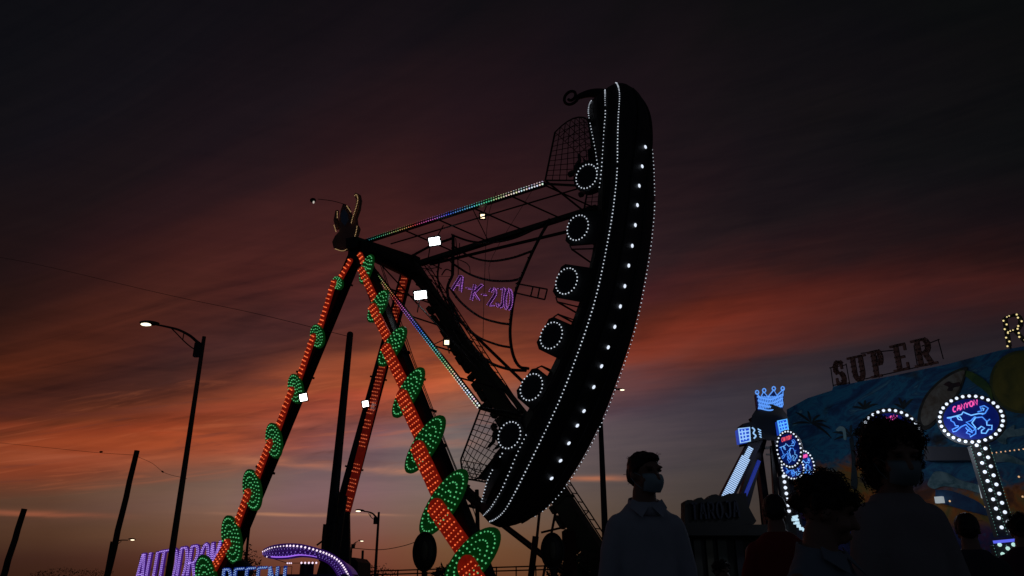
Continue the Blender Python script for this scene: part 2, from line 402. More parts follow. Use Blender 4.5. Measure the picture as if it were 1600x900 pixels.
# ---------------------------------------------------------------- ground
def build_ground():
    m = mat('fairground_asphalt', (.05, .048, .046), .9, 0, .35, 1.5, .3)
    def h(y): 
        q = min(1, max(0, (y - 30) / 14)); return -3.0 * q * q * (3 - 2 * q)
    mb = MB(); ys = [-300, -60, -10, 0, 10, 20, 30, 32, 34, 36, 38, 40, 42, 44, 60, 120, 400, 1500]; xs = [-900, -200, -60, -20, 0, 20, 60, 200, 900]
    vs = [V(x, y, h(y)) for y in ys for x in xs]; n = len(xs); fs = [[j * n + i, j * n + i + 1, (j + 1) * n + i + 1, (j + 1) * n + i] for j in range(len(ys) - 1) for i in range(n - 1)]
    mb.add(vs, fs, True); o = mb.build('ground', m, None, V(0, 0, 0)); o['kind'] = 'structure'
build_ground()

# ================================================================= THE SWINGING SHIP RIDE
TH = R(33); SV = V(math.cos(TH), -math.sin(TH), 0); AV = V(math.sin(TH), math.cos(TH), 0); ZV = V(0, 0, 1)
PIV = V(-4.1406, 23.6178, 11.1); PHI0 = -21.5
def rad(t): return SV * math.cos(R(PHI0 + t)) + ZV * math.sin(R(PHI0 + t))
def tan_(t): return -SV * math.sin(R(PHI0 + t)) + ZV * math.cos(R(PHI0 + t))
def S(t, r, o): return PIV + rad(t) * r + AV * o
def onp(px, py, o): return on_plane(px, py, PIV + AV * o, AV)
def interp(tab, t, k):
    # smooth interpolation in the station table
    n = len(tab)
    if t <= tab[0][0]: return tab[0][k]
    if t >= tab[-1][0]: return tab[-1][k]
    for i in range(n - 1):
        if tab[i][0] <= t <= tab[i + 1][0]: break
    p0 = tab[max(i - 1, 0)]; p1 = tab[i]; p2 = tab[i + 1]; p3 = tab[min(i + 2, n - 1)]
    h = p2[0] - p1[0]; s = (t - p1[0]) / h
    m1 = (p2[k] - p0[k]) / (p2[0] - p0[0]) * h; m2 = (p3[k] - p1[k]) / (p3[0] - p1[0]) * h
    return (2*s**3 - 3*s**2 + 1) * p1[k] + (s**3 - 2*s**2 + s) * m1 + (-2*s**3 + 3*s**2) * p2[k] + (s**3 - s**2) * m2
# t, keel r, chine r, half width, gunwale r
HT = [(-42.8,9.30,9.22,.05,8.98),(-41.5,9.70,9.58,.24,9.02),(-39.5,9.90,9.76,.48,8.95),(-36.5,9.97,9.86,.76,8.82),(-33,9.88,9.78,.97,8.74),(-29,9.68,9.62,1.1,8.68),
      (-24,9.44,9.43,1.18,8.6),(-18,9.24,9.24,1.2,8.52),(-10,9.04,9.03,1.2,8.46),(0,8.92,8.91,1.2,8.44),(8,8.88,8.87,1.2,8.43),(16,8.95,8.94,1.2,8.43),
      (22,9.06,9.04,1.2,8.42),(27,9.28,9.13,1.19,8.4),(32,9.58,9.28,1.13,8.38),(37,9.78,9.46,.94,8.38),(40.5,9.74,9.46,.64,8.42),(43,9.54,9.38,.33,8.5),(44.8,9.2,9.1,.06,8.62)]
def hull(t, k): return interp(HT, t, k)

def build_ship():
    rot = Matrix((tan_(0), AV, -rad(0))).transposed()
    root = thing('pirate_ship_gondola', 'black pirate ship outlined in white bulbs, swung high up between the ride legs', 'ship ride', PIV, None, rot)
    # hull
    mb = MB(); rings = []
    ts = [-42.8 + 87.6 * i / 90 for i in range(91)]
    for t in ts:
        k, c, w, g = (hull(t, i) for i in (1, 2, 3, 4)); w = max(w, .03)
        prof = [(g, -w * .98), (g * .5 + c * .5, -w * 1.02), (c - .05, -w), (c + .01, -w * .93), (k * .7 + c * .3 + .01, -w * .5), (k, 0)]
        prof = prof + [(r, -o) for r, o in prof[-2::-1]] + [(g + .02, w * .9), (g + .30 * min(1, w), w * .85), (g + .30 * min(1, w), -w * .85), (g + .02, -w * .9)]
        rings.append([S(t, r, o) for r, o in prof])
    mb.loft(rings); hl = mb.build('hull', black, root)
    # painted wale strips along the hull side
    mb = MB()
    for fr_ in (.33, .7):
        for sd in (-1, 1):
            pts = [S(t, hull(t, 4) * (1 - fr_) + hull(t, 2) * fr_, sd * (hull(t, 3) * 1.02 + .01)) for t in ts[3:-3]]
            mb.tube(pts, .022, 4)
    mb.build('wale_strip', blackmatt, hl)
    # keel band with lamps
    mb = MB()
    for sd in (-.42, .42): mb.tube([S(t, hull(t, 1) * .8 + hull(t, 2) * .2 + .015, sd * hull(t, 3)) for t in ts[5:-5]], .03, 4)
    mb.build('keel_band', blackmatt, hl)
    KT = [29.2,25.8,22.3,18.7,15,11.2,7.6,3.9,.3,-3.3,-6.9,-10.2,-13.8,-17.9,-20.4,-23.4,-26.3,-29.2]
    for t in KT:
        b = MB(); b.ell(S(t, hull(t, 1) + .03, 0), rad(t) * .03, tan_(t) * .055, AV * .052, ICO2); b.build('keel_lamp', cool_bulb, root)
    def string(pts, step=.094, r=.025, name='light_chain', m=white_led, skip=()):
        b = MB(); q = dist_along(pts, step)
        for i, p in enumerate(q):
            if any(a <= i / len(q) <= c for a, c in skip): continue
            b.bead(p, r * random.uniform(.85, 1.1), ICO1)
        b.backed(pts, .009); b.build(name, [m, blackmatt], root)
    for sd in (-1, 1):
        string([S(t, hull(t, 2) - .02, sd * (hull(t, 3) + .03)) for t in ts[2:-2]], .098 if sd < 0 else .12, .020 if sd < 0 else .017, skip=((.745, .755),))
        # upper planks at both ends
        t1 = [23.5 + 19.5 * i / 24 for i in range(25)]; string([S(t, hull(t, 4) + .05, sd * (hull(t, 3) + .03)) for t in t1], .12, .018)
        L2 = [(19.4,8.5),(26,8.66),(30,8.78),(35,8.95),(40,9.02),(43,9.02)]
        string([S(t, interp(L2, t, 1), sd * (hull(t, 3) * 1.02 + .035)) for t in [19.4 + 23.6 * i / 24 for i in range(25)]], .12, .018, skip=((.62, .66),))
        string([S(-t, hull(-t, 4) + .06, sd * (hull(-t, 3) + .03)) for t in [29.5 + 11.8 * i / 20 for i in range(21)]], .115, .018, skip=((.22, .34), (.9, .93)))
        B2 = [(-42,9.35),(-39,9.45),(-35,9.42),(-31.7,9.28),(-28.5,9.12),(-25.2,9.0)]
        string([S(t, interp(B2, t, 1), sd * (hull(t, 3) * 1.02 + .035)) for t in [-42 + 16.8 * i / 24 for i in range(25)]], .115, .018)
    # stem curl at the upper end
    mb = MB(); cp = [S(43.2, 9.0, 0), S(45.4, 8.75, 0), S(47, 8.5, 0), S(48.1, 8.2, 0)]
    base = S(49.6, 8.02, 0); X_ = tan_(45); Y_ = -rad(45)
    curl = [base + (X_ * math.sin(a) + Y_ * math.cos(a)) * (.24 - .022 * a) for a in [i * .35 - 1.9 for i in range(24)]]
    path = catmull(cp + curl[:1], 5) + curl[1:]
    mb.tube(path, .1, 8, rr=[max(.045, .19 - .16 * i / 22) for i in range(len(path))]); mb.build('stem_curl', black, root)
    mb = MB(); cp2 = [S(-42.2, 9.1, 0), S(-43.2, 8.9, 0), S(-43.9, 8.7, 0)]
    mb.tube(catmull(cp2, 4), .08, 8, rr=[.12 - .005 * i for i in range(9)]); mb.build('stern_post', black, root)
    # seat rows with round light rings on their side panels
    rows = [(22.4, 8.13), (12, 7.92), (1.3, 7.92), (-9.2, 8.08), (-18.9, 8.32), (-27.6, 8.66)]
    for i, (t, r) in enumerate(rows):
        mid = 0 < i < 5; face = 1 if t > -3 else -1            # seats face the middle of the ship
        n_, q = -rad(t), tan_(t); C0 = S(t, r, 0)
        for sd in (-1, 1):
            b = MB(); O = C0 + AV * sd * 1.2
            if mid:
                h = .46; g = r - hull(t, 4) - .2
                pts = [O + q * h - n_ * (-g + .0), O + q * h + n_ * .22, O + q * (h - .10) + n_ * .33, O - q * (h - .14) + n_ * .36, O - q * h + n_ * .2, O - q * h - n_ * (-g)]
            else:
                pts = [O + (q * math.cos(a) + n_ * math.sin(a)) * .42 for a in [2 * math.pi * j / 20 for j in range(20)]]
            b.prism(pts, AV * (-sd) * .07)
            pan = b.build('seat_side_panel', black, root)
            d = MB(); O = C0 + AV * sd * 1.225; rr_ = .315
            d.prism([O + (q * math.cos(a) * 1.12 + n_ * math.sin(a)) * .26 for a in [2 * math.pi * j / 24 for j in range(24)]], AV * sd * .02)
            d.build('round_boss', mat('dark_blue_gloss', (.008, .012, .02), .3), pan)
            d = MB(); d.backed([O + (q * math.cos(a) * 1.12 + n_ * math.sin(a)) * rr_ + AV * sd * .025 for a in [2 * math.pi * j / 22 for j in range(22)]], .009, True)
            for j in range(22):
                a = 2 * math.pi * j / 22; d.bead(O + (q * math.cos(a) * 1.12 + n_ * math.sin(a)) * rr_ + AV * sd * .03, .020, ICO1)
            d.build('light_chain', [white_led, blackmatt], pan)
        if mid:
            b = MB()                                            # bench with a curved back
            back = [C0 - n_ * .35 - q * face * -.30, C0 + n_ * .05 - q * face * -.36, C0 + n_ * .32 - q * face * -.26]
            prof = [C0 - n_ * .42 + q * face * .40, C0 + n_ * .30 + q * face * .36, C0 + n_ * .30 + q * face * .27, C0 - n_ * .12 + q * face * .24, C0 - n_ * .14 - q * face * .25, C0 - n_ * .42 - q * face * .25]
            b.prism([p - AV * 1.12 for p in prof], AV * 2.24); b.build('bench', blackmatt, root)
            b = MB()                                            # lap bar pipe
            f = -face
            for sd in (-1, 1):
                b.tube([C0 + AV * sd * 1.18 + n_ * .22 + q * f * .46, C0 + AV * sd * 1.18 + n_ * .14 + q * f * .57, C0 + AV * sd * 1.18 - n_ * (hull(t, 4) - r) + q * f * .60], .02, 6)
            b.tube([C0 - AV * 1.18 + n_ * .14 + q * f * .57, C0 + AV * 1.18 + n_ * .14 + q * f * .57], .025, 6)
            b.build('lap_bar', steel, root)
    # wire cages round the standing places at both ends
    for quad in ([(25.4, 6.8), (36.4, 7.38), (34.9, 8.42), (21.4, 8.36)], [(-29.3, 7.4), (-38.4, 8.12), (-36.9, 8.85), (-23.6, 8.62)]):
        b = MB(); c = [S(t, r, 0) for t, r in quad]
        W_ = 1.14 
        def P2(u, v): return (c[0] * (1 - u) + c[1] * u) * (1 - v) + (c[3] * (1 - u) + c[2] * u) * v
        bulge = (c[0] + c[1]) / 2 - (c[3] + c[2]) / 2; bulge.normalize()
        def PB(u, v): return P2(u, v) + (c[1] - c[0]).normalized() * (.30 * max(0, u - .75) * 4 * (v - .0) * (1 - v) * 3)
        for sd in (-1, 1):
            off = AV * sd * W_
            for i in range(11): b.tube([PB(i / 10, v / 6) + off for v in range(7)], .011 if i % 10 else .024, 4)
            for j in range(8): b.tube([PB(u / 8, j / 7) + off for u in range(9)], .011 if j % 7 else .026, 4)
        for j in range(8): b.tube([PB(1, j / 7) - AV * W_, PB(1, j / 7) + AV * W_], .012, 4)
        for i in range(1, 8): b.tube([PB(1, v / 6) + AV * W_ * (i / 4 - 1) for v in range(7)], .012, 4)
        b.tube([P2(0, 0) - AV * W_, P2(0, 0) + AV * W_], .03, 6)
        b.build('cage', steel, root)
        b = MB(); fl = [P2(.0, .98), P2(1, .98), P2(1, 1.04), P2(0, 1.04)]
        b.prism([p - AV * 1.1 for p in fl], AV * 2.2)
        b.build('cage_floor', blackmatt, root)
    # arms
    import colorsys
    arm_ends = [(23.9, 6.85, 86, .32), (-28.8, 7.47, -55, .55)]
    near = []
    for (t, r, tp, rp) in arm_ends:
        A = S(tp * .5 + t * .5, rp, -1.26); B_ = S(t, r, -1.24); near.append((A, B_))
        b = MB(); b.bar(A, B_, .10, .15, AV); arm = b.build('arm', steel, root)
        b = MB(); d = (B_ - A).normalized(); sidev = d.cross(AV).normalized(); L = (B_ - A).length; n = int(L / .085)
        for i in range(n):
            u = (i + .5) / n
            # colours run teal, green, yellow, red, violet, blue, cyan, green, warm white, white
            stops = [(0, (.05,.45,.6)), (.1, (.1,.75,.35)), (.2, (.9,.7,.25)), (.3, (.9,.08,.08)), (.4, (.75,.2,.75)), (.5, (.06,.14,.9)), (.62, (.15,.6,.8)), (.72, (.1,.65,.25)), (.8, (.9,.85,.5)), (.9, (.9,.95,1)), (1, (1,1,1))]
            for (a0, c0), (a1, c1) in zip(stops, stops[1:]):
                if a0 <= u <= a1: q = (u - a0) / (a1 - a0); cc = tuple(x * (1 - q) + y * q for x, y in zip(c0, c1)); break
            for sd in (-1, 1):
                wgt = .55 + .45 * u
                b.col = tuple(x * wgt * random.uniform(.6, 1.1) for x in cc)
                b.bead(A + d * (L * u) + sidev * sd * .033 - AV * .085, .015 + .013 * u, ICO1)
        b.mi = 1; b.col = None; b.bar(A - AV * .08, B_ - AV * .08, .02, .11, AV); b.build('light_chain', [rgb_led, blackmatt], arm)
    far = []
    for (t, r, tp, rp, w) in ((26.4, 7.2, 82, .45, .16), (-29.2, 7.4, -38, .35, .15)):
        A = S(tp * .5 + t * .5, rp, 1.22); B_ = S(t * .97, r, 1.22); far.append((A, B_))
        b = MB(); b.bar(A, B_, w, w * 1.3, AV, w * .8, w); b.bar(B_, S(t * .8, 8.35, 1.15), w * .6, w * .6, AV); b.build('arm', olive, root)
    b = MB()
    for (A, B_), (C_, D_) in zip(near, far):
        for u in (.22, .42, .62, .82, .99): b.tube([A.lerp(B_, u), C_.lerp(D_, u)], .024, 6)
        for u, w in ((.62, .42),): b.tube([A.lerp(B_, u), C_.lerp(D_, w)], .016, 5)
        b.tube([B_, S(20 if B_ == near[0][1] else -24, 8.4, -1.15)], .035, 6)
    # inner struts from the pivot to the deck
    for t, o in ((21, -1.1), (-24, -1.1), (20.5, 1.1), (-23, 1.1)): b.tube([S(t, 1.0, o * .9), S(t, 8.4, o)], .022 if o < 0 else .05, 6)
    b.build('arm_bracing', steel, root)
    # sail made of curved pipes hanging inside the arms
    b = MB(); P_ = lambda *l: catmull([onp(x, y, 0) for x, y in l], 6)
    for l, r in (([(708,367),(708,395),(707,430)], .05), ([(707,430),(699,452),(706,485),(722,516),(742,545),(765,566),(795,577),(822,579)], .045),
                 ([(860,343),(846,366),(830,398),(817,428),(806,455),(800,485),(797,520),(801,552),(811,572),(826,576)], .045),
                 ([(708,368),(735,377),(765,379),(800,373),(835,358),(860,343)], .034), ([(709,385),(735,401),(765,408),(800,403),(832,392)], .034),
                 ([(709,413),(735,429),(765,438),(795,439),(812,436)], .036), ([(703,450),(722,474),(750,495),(778,504),(799,507)], .036),
                 ([(703,468),(720,500),(745,525),(775,538),(798,543)], .036), ([(686,410),(684,435),(692,460),(708,495)], .03),
                 ([(690,400),(700,405),(707,412)], .02), ([(690,430),(697,421),(706,424)], .02), ([(640,402),(672,385),(708,372)], .04)):
        b.tube(P_(*l), r, 6)
        if r > .022:                                            # unlit bulbs along the pipes
            for p in dist_along(P_(*l), .16): b.bead(p - AV * r + V(random.uniform(-.02, .02), 0, .0), .028, ICO1)
    for l in ([(775,300),(762,345),(757,440),(754,560)], [(645,430),(700,432),(708,432)], [(836,290),(770,400),(765,440)]): b.tube(P_(*l), .008, 4)
    for l in ([(712,372),(716,420),(714,455)], [(700,400),(730,412),(735,429)], [(640,408),(676,440),(700,470)], [(684,470),(700,520),(735,560)], [(718,380),(718,400)], [(640,412),(665,420),(683,418)], [(676,430),(690,470),(716,530),(760,575)]): b.tube(P_(*l), .014, 4)
    for x0, y0, x1, y1 in ((672,385,668,410), (668,410,690,420), (690,400,683,412)): b.tube(P_((x0, y0), ((x0 + x1) / 2, (y0 + y1) / 2), (x1, y1)), .018, 5)
    for l in ([(806,443),(855,452)], [(855,452),(851,468)], [(851,468),(803,457)], [(833,447),(829,463)], [(843,450),(840,465)]):
        b.tube([onp(*p, 0) for p in l], .024, 5)
    sail = b.build('sail_frame', mat('sail_pipe_paint', (.03, .022, .025), .5, .3), root)
    # violet letters on the sail, running down along the curve
    ch = [('A', 718, 443, 17, -38), ('-', 734, 451, 12, -26), ('K', 746, 457, 18, -24), ('-', 758, 461, 11, -20), ('2', 770, 464, 20, -14), ('J', 783, 466, 22, -9), ('0', 795, 468, 24, -4)]
    for c, x, y, hpx, rotd in ch:
        O = onp(x, y, -.06); sc_ = hpx / 38.0; wdt = sc_ * (.95 if c in 'AK-' else .66)
        ux = (SV * math.cos(R(rotd * .6)) + ZV * math.sin(R(rotd * .6))); uy = (-SV * math.sin(R(rotd * .6)) + ZV * math.cos(R(rotd * .6)))
        wdt *= .62; plate = MB()
        if c == 'A': ux, uy, wdt = ux, uy, sc_ * .75
        for pl in glyph3d(c, O - ux * wdt * .5 - uy * sc_ * .5, ux * wdt, uy * sc_):
            plate.mi = 0
            for a_, b_ in zip(pl, pl[1:]): plate.bar(a_, b_, .02, .15, -AV)
            plate.mi = 1
            for p in dist_along(pl, .05):
                plate.bead(p - AV * .03 + ux * .05 - uy * .02, .019, OCT); plate.bead(p - AV * .03 + uy * .015, .019, OCT); plate.bead(p - AV * .03 - ux * .05 + uy * .01, .018, OCT)
        plate.build('sail_letter', [mat('violet_letter_paint', (.10, .03, .14), .5), purple_led], root)
    # floodlights on stalks
    def floodlight(px, py, o, w, h, hx, hy, m, parent, yaw=0):
        C_ = onp(px, py, o); N_ = (CAM - C_).normalized(); N_ = (N_ + V(0, 0, -.1)).normalized(); U_ = N_.cross(ZV).normalized() * -1; U_ = Matrix.Rotation(R(yaw), 3, N_) @ U_; W_ = N_.cross(U_).normalized()
        k = MB(); k.box(C_ + N_ * .0 - N_ * .06, U_ * (w / 2 + .045), W_ * (h / 2 + .045), N_ * .05); k.tube([onp(hx, hy, o), C_ - N_ * .1], .018, 6)
        hs = k.build('floodlight', steel, parent)
        k = MB(); k.box(C_, U_ * w / 2, W_ * h / 2, N_ * .012); k.build('lens', m, hs)
    floodlight(679, 377, -1.1, .31, .22, 693, 352, flood, root, 12)
    floodlight(657, 461, -1.1, .34, .22, 652, 488, flood, root, 10)
    floodlight(754, 338, -.9, .12, .12, 760, 322, warm_lamp, root); floodlight(698, 535, -.9, .13, .12, 702, 552, warm_lamp, root)
    # hub sleeve on the axle
    b = MB(); b.tube([PIV - AV * 1.35, PIV + AV * 1.3], .26, 16); b.build('hub_sleeve', steel, root)
    return root
ship = build_ship()

def build_frame():
    OF, OB = -1.62, 1.62
    apF = onp(561, 386, OF); apB = onp(641, 407, OB)
    root = thing('ride_support_frame', 'tall A-frame legs carrying the ship, front legs with red strips and green light coils', 'ride frame', V(PIV.x, PIV.y, 0))
    def foot(px, py, ap, o):
        p = onp(px, py, o); d = (p - ap); return ap + d * (ap.z / -d.z)
    feet = {'fl': foot(345, 900, apF, OF), 'fr': foot(752, 900, apF, OF), 'bl': foot(508, 900, apB, OB), 'br': foot(941, 880, apB, OB)}
    def leg(ap, ft, w0, w1, dep, m=steel):
        b = MB(); d = (ft - ap).normalized(); b.bar(ap, ft, w0, dep, -AV, w1, dep)
        # flanges every few metres
        L = (ft - ap).length; u = 1.2
        while u < L - .5:
            p = ap + d * u; w = w0 + (w1 - w0) * u / L; b.bar(p - d * .03, p + d * .03, w + .1, dep + .06, -AV); u += 3.1
        o = b.build('leg', m, root)
        b = MB(); b.box(V(ft.x, ft.y, .06), V(.5, 0, 0), V(0, .5, 0), V(0, 0, .06)); b.build('foot_plate', steel, o)
        return o
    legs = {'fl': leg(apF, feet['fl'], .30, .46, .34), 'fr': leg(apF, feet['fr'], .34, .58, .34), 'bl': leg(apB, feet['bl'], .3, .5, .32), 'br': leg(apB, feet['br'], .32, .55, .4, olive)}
    # pipes and cables clipped to the legs
    b = MB()
    for pts in ([(585,398),(640,560),(690,690),(735,800),(750,850)], [(583,398),(632,545),(681,672),(723,775)]): b.tube([onp(x + 6, y, OF + .3) for x, y in pts], .013, 5)
    for x, y in ((655,590),(672,640),(693,718),(712,745),(733,790),(724,757)): b.bar(onp(x, y, OF + .28), onp(x + 9, y + 3, OF + .3), .07, .09, AV)
    b.build('cable_run', steel, legs['fr'])
    # walkway and ladder on the dark rear leg
    b = MB(); A = apB.lerp(feet['br'], .06); B_ = apB.lerp(feet['br'], .94); d = (B_ - A).normalized(); sdv = d.cross(AV).normalized()
    if sdv.z < 0: sdv = -sdv
    for o_ in (.0, -.32):
        b.tube([A + sdv * .48 + AV * o_, B_ + sdv * .48 + AV * o_], .02, 5)
    n = 44
    for i in range(n): p = A.lerp(B_, i / n) + sdv * .48; b.tube([p, p - AV * .32], .014, 4)
    for i in range(0, n, 4): p = A.lerp(B_, i / n); b.tube([p, p + sdv * .48], .015, 4)
    b.build('ladder', steel, legs['br'])
    b = MB()
    random.seed(3)
    for i in range(26):
        p = A.lerp(B_, .12 + .8 * i / 26) - sdv * (.32 + random.uniform(-.03, .05)) - AV * .1
        b.box(p, d * random.uniform(.07, .19), sdv * random.uniform(.05, .12), AV * .1)
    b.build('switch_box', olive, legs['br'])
    # axle
    b = MB(); b.bar(apF - AV * .35 + V(0, 0, .02), apB + AV * .25, .38, .34, ZV); b.build('axle_beam', steel, root)
    b = MB(); b.bar(apF + V(0, 0, .10), apF - V(0, 0, .45), .56, .36, AV); b.build('head_plate', steel, root); b = MB(); b.bar(apB + V(0, 0, .1), apB - V(0, 0, .5), .62, .36, AV); b.build('head_plate', steel, root)
    b = MB(); b.tube([apF.lerp(feet['fl'], .93), apF.lerp(feet['fr'], .93)], .08, 8); b.tube([apB.lerp(feet['bl'], .93), apB.lerp(feet['br'], .93)], .08, 8)
    b.tube([apF.lerp(feet['fl'], .93), apB.lerp(feet['bl'], .93)], .07, 8); b.tube([apF.lerp(feet['fr'], .93), apB.lerp(feet['br'], .93)], .07, 8)
    b.build('base_beam', steelred, root)
    # --- red strips and green coils on the front legs
    of = OF - .2
    def strip(c0, c1, w0, w1, f0, f1, parent, m1, m2, cols, stepm=.105, gaps=()):
        """red light panel from c0 to c1 in the leg's front plane, f0 f1: how far it stands off at each end"""
        d = (c1 - c0).normalized(); x = d.cross(AV).normalized(); L = (c1 - c0).length
        a0 = c0 - AV * f0; a1 = c1 - AV * f1
        b = MB(); top = [a0 + x * (w0 / 2) * math.cos(a) - d * (w0 / 2) * math.sin(a) for a in [math.pi * i / 8 for i in range(9)]]
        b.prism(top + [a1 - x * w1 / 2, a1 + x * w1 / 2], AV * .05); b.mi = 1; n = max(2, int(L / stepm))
        for i in range(n):
            u = (i + .3) / n - min(.08, w0 * .25 / L) * (1 - i / n)
            if any(g0 < u < g1 for g0, g1 in gaps): continue
            w = w0 + (w1 - w0) * u
            for j in range(cols):
                q = (j + .5 + (.25 if i % 2 else -.25)) / cols - .5
                b.bead(a0.lerp(a1, u) + x * w * q * .92 - AV * .02, random.uniform(.016, .025), ICO1)
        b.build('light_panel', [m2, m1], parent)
    def coil(px, py, lx, ly, wd, parent, f):
        """green oval light plate; (lx, ly) end of its long half axis in photo pixels, wd its other half axis"""
        lx *= 1.15; ly *= 1.15; wd *= .88; C_ = onp(px, py, of - f); A_ = onp(px + lx, py + ly, of - f) - C_
        ll = math.hypot(lx, ly); B_ = onp(px - ly / ll * wd, py + lx / ll * wd, of - f) - C_
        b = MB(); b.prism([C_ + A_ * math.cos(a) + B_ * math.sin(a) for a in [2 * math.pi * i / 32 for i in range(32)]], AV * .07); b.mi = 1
        for q in (.86, .60, .34, .10):
            per = math.pi * (A_.length + B_.length) * q; n = max(3, int(per / (.082 + .03 * A_.length)))
            for i in range(n):
                a = 2 * math.pi * (i + q * 1.7) / n
                b.bead(C_ + A_ * (math.cos(a) * q) + B_ * (math.sin(a) * q) - AV * .02, random.uniform(.016, .024) * (.8 + .25 * A_.length), ICO1)
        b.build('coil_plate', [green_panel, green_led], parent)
    right = [(572,420,7,-20,9), (590,478,12,-22,12), (612,541,17,-27,14), (637,613,19,-34,16), (663,694,24,-39,20), (692,785,29,-45,24), (736,874,34,-42,30)]
    left = [(527,442,-1,-9,9), (495,525,-2,-16,12), (461,607,-3,-20,13), (427,688,-3,-24,14), (393,765,-4,-28,16), (361,843,-5,-33,17), (322,908,-6,-36,19)]
    for side, L_, lg in (('r', right, legs['fr']), ('l', left, legs['fl'])):
        start = (563, 398) if side == 'r' else (547, 408)
        cs = [start] + [(c[0], c[1]) for c in L_]
        for k in range(len(cs) - 1):
            x0, y0 = cs[k]; x1, y1 = cs[k + 1]
            if side == 'l': x0 += 1; x1 += 1
            wbase = .17 + .054 * k if side == 'r' else .175 + .020 * k
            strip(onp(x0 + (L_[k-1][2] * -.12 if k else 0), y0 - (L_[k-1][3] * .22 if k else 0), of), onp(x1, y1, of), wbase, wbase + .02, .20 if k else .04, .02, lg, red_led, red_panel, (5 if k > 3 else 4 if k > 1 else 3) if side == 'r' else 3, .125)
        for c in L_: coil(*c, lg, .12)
    # last stretch of the right strip, below the lowest coil in view
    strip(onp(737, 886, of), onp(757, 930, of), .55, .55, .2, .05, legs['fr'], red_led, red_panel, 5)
    # dimmer strip with dead sections on the rear left leg
    A = onp(632, 432, OB - .19); B_ = onp(540, 800, OB - .19)
    strip(A, B_, .30, .36, .0, .0, legs['bl'], red_dim_led, red_dim_panel, 4, .12, gaps=((.60, .625), (.66, .68), (.74, .80), (.84, .86), (.35, .36), (.92, .94)))
    # work lights on the legs
    def lamp(px, py, o, w, parent, m):
        C_ = onp(px, py, o); N_ = (CAM - C_).normalized(); U_ = N_.cross(ZV).normalized(); U_ = Matrix.Rotation(R(14), 3, N_) @ U_; W_ = N_.cross(U_)
        k = MB(); k.box(C_ - N_ * .06, U_ * (w * .55 + .03), W_ * (w * .55 + .03), N_ * .05); k.box(C_ - N_ * .2, U_ * .02, W_ * .02, N_ * .1); hs = k.build('floodlight', steel, parent)
        k = MB(); k.box(C_, U_ * w / 2, W_ * w / 2, N_ * .012); k.build('lens', m, hs)
    lamp(474, 621, OF - .3, .20, legs['fl'], flood2); lamp(571, 631, OB - .35, .19, legs['bl'], flood2)
    # stay braces below the ship
    b = MB()
    for (p, q, o0, o1, r) in (((735, 780), (880, 890), OB, OB, .06), ((745, 765), (747, 850), 0, 0, .05), ((785, 822), (905, 915), 1, 1, .045), ((722, 762), (775, 812), OB, OB, .16)):
        b.bar(onp(*p, o0), onp(*q, o1), r * 1.6, r * 1.6, AV)
    b.build('stay_brace', steel, root)
    b = MB(); b.bar(onp(843, 800, 0), onp(838, 850, 0), .07); b.bar(onp(837, 838, 0), onp(829, 906, 0), .16); b.build('telescopic_post', steelred, root)
    b = MB(); b.bar(onp(868, 800, 1), onp(846, 915, 1), .05); b.bar(onp(888, 830, 1.2), onp(892, 908, 1.2), .26, .26, AV); b.bar(onp(846, 832, 1.1), onp(884, 823, 1.1), .05); b.build('rear_post', steelred, root)
    # --- figurehead ornament on top with gold edge lights and a spotlight on an arm
    of2 = OF - .1
    def plate(pts, th, name, m, par, o=of2):
        k = MB(); k.prism([onp(x, y, o) for x, y in pts], AV * th); return k.build(name, m, par)
    orn = plate([(521,387),(519,378),(523,369),(530,361),(529,346),(532,329),(536,318),(542,321),(546,334),(548,348),(556,350),(559,356),(555,370),(547,382),(538,390),(528,391)], .14, 'figurehead', mat('figurehead_paint', (.34, .14, .09), .5, 0, .4, 3), root)
    plate([(551,350),(550,342),(555,325),(557,312),(553,306),(555,301),(560,303),(562,312),(560,326),(555,340),(556,350)], .12, 'horn', mat('figurehead_paint', (.1, .035, .025)), orn)
    plate([(525,358),(521,344),(524,329),(527,328),(526,342),(529,356)], .08, 'fin', mat('figurehead_paint', (.1, .035, .025)), orn)
    plate([(533,346),(532,334),(537,326),(542,333),(543,345),(538,352)], .1, 'carved_face', mat('dull_blue_paint', (.20, .28, .42), .5), orn, of2 - .05)
    k = MB()
    for l in ([(524,389),(535,392),(543,388),(551,377),(556,364),(558,352)], [(549,348),(551,340),(556,325),(559,312),(557,304),(554,306)], [(527,340),(527,330)], [(542,322),(546,328),(549,332)], [(522,352),(525,362)]):
        k.backed(catmull([onp(x, y, of2 - .05) for x, y in l], 5), .012)
        for p in dist_along(catmull([onp(x, y, of2 - .06) for x, y in l], 5), .055): k.bead(p, .016, ICO1)
    k.build('edge_light_chain', [gold_led, blackmatt], orn)
    k = MB(); k.tube(catmull([onp(x, y, of2) for x, y in ((541, 320), (520, 314), (497, 311))], 5), .012, 5); k.ell(onp(489, 313, of2), SV * .11, AV * .1, ZV * .08); spot = k.build('spotlight', steel, orn)
    k = MB(); k.ell(onp(490, 316, of2 - .06), (SV - ZV * .5) * .045, AV * .02, (ZV + SV * .3) * .05, ICO1); k.build('lens', glow('spot_lens', (1, .9, .8), .5), spot)
    return root, apF, apB
frame, apF, apB = build_frame()
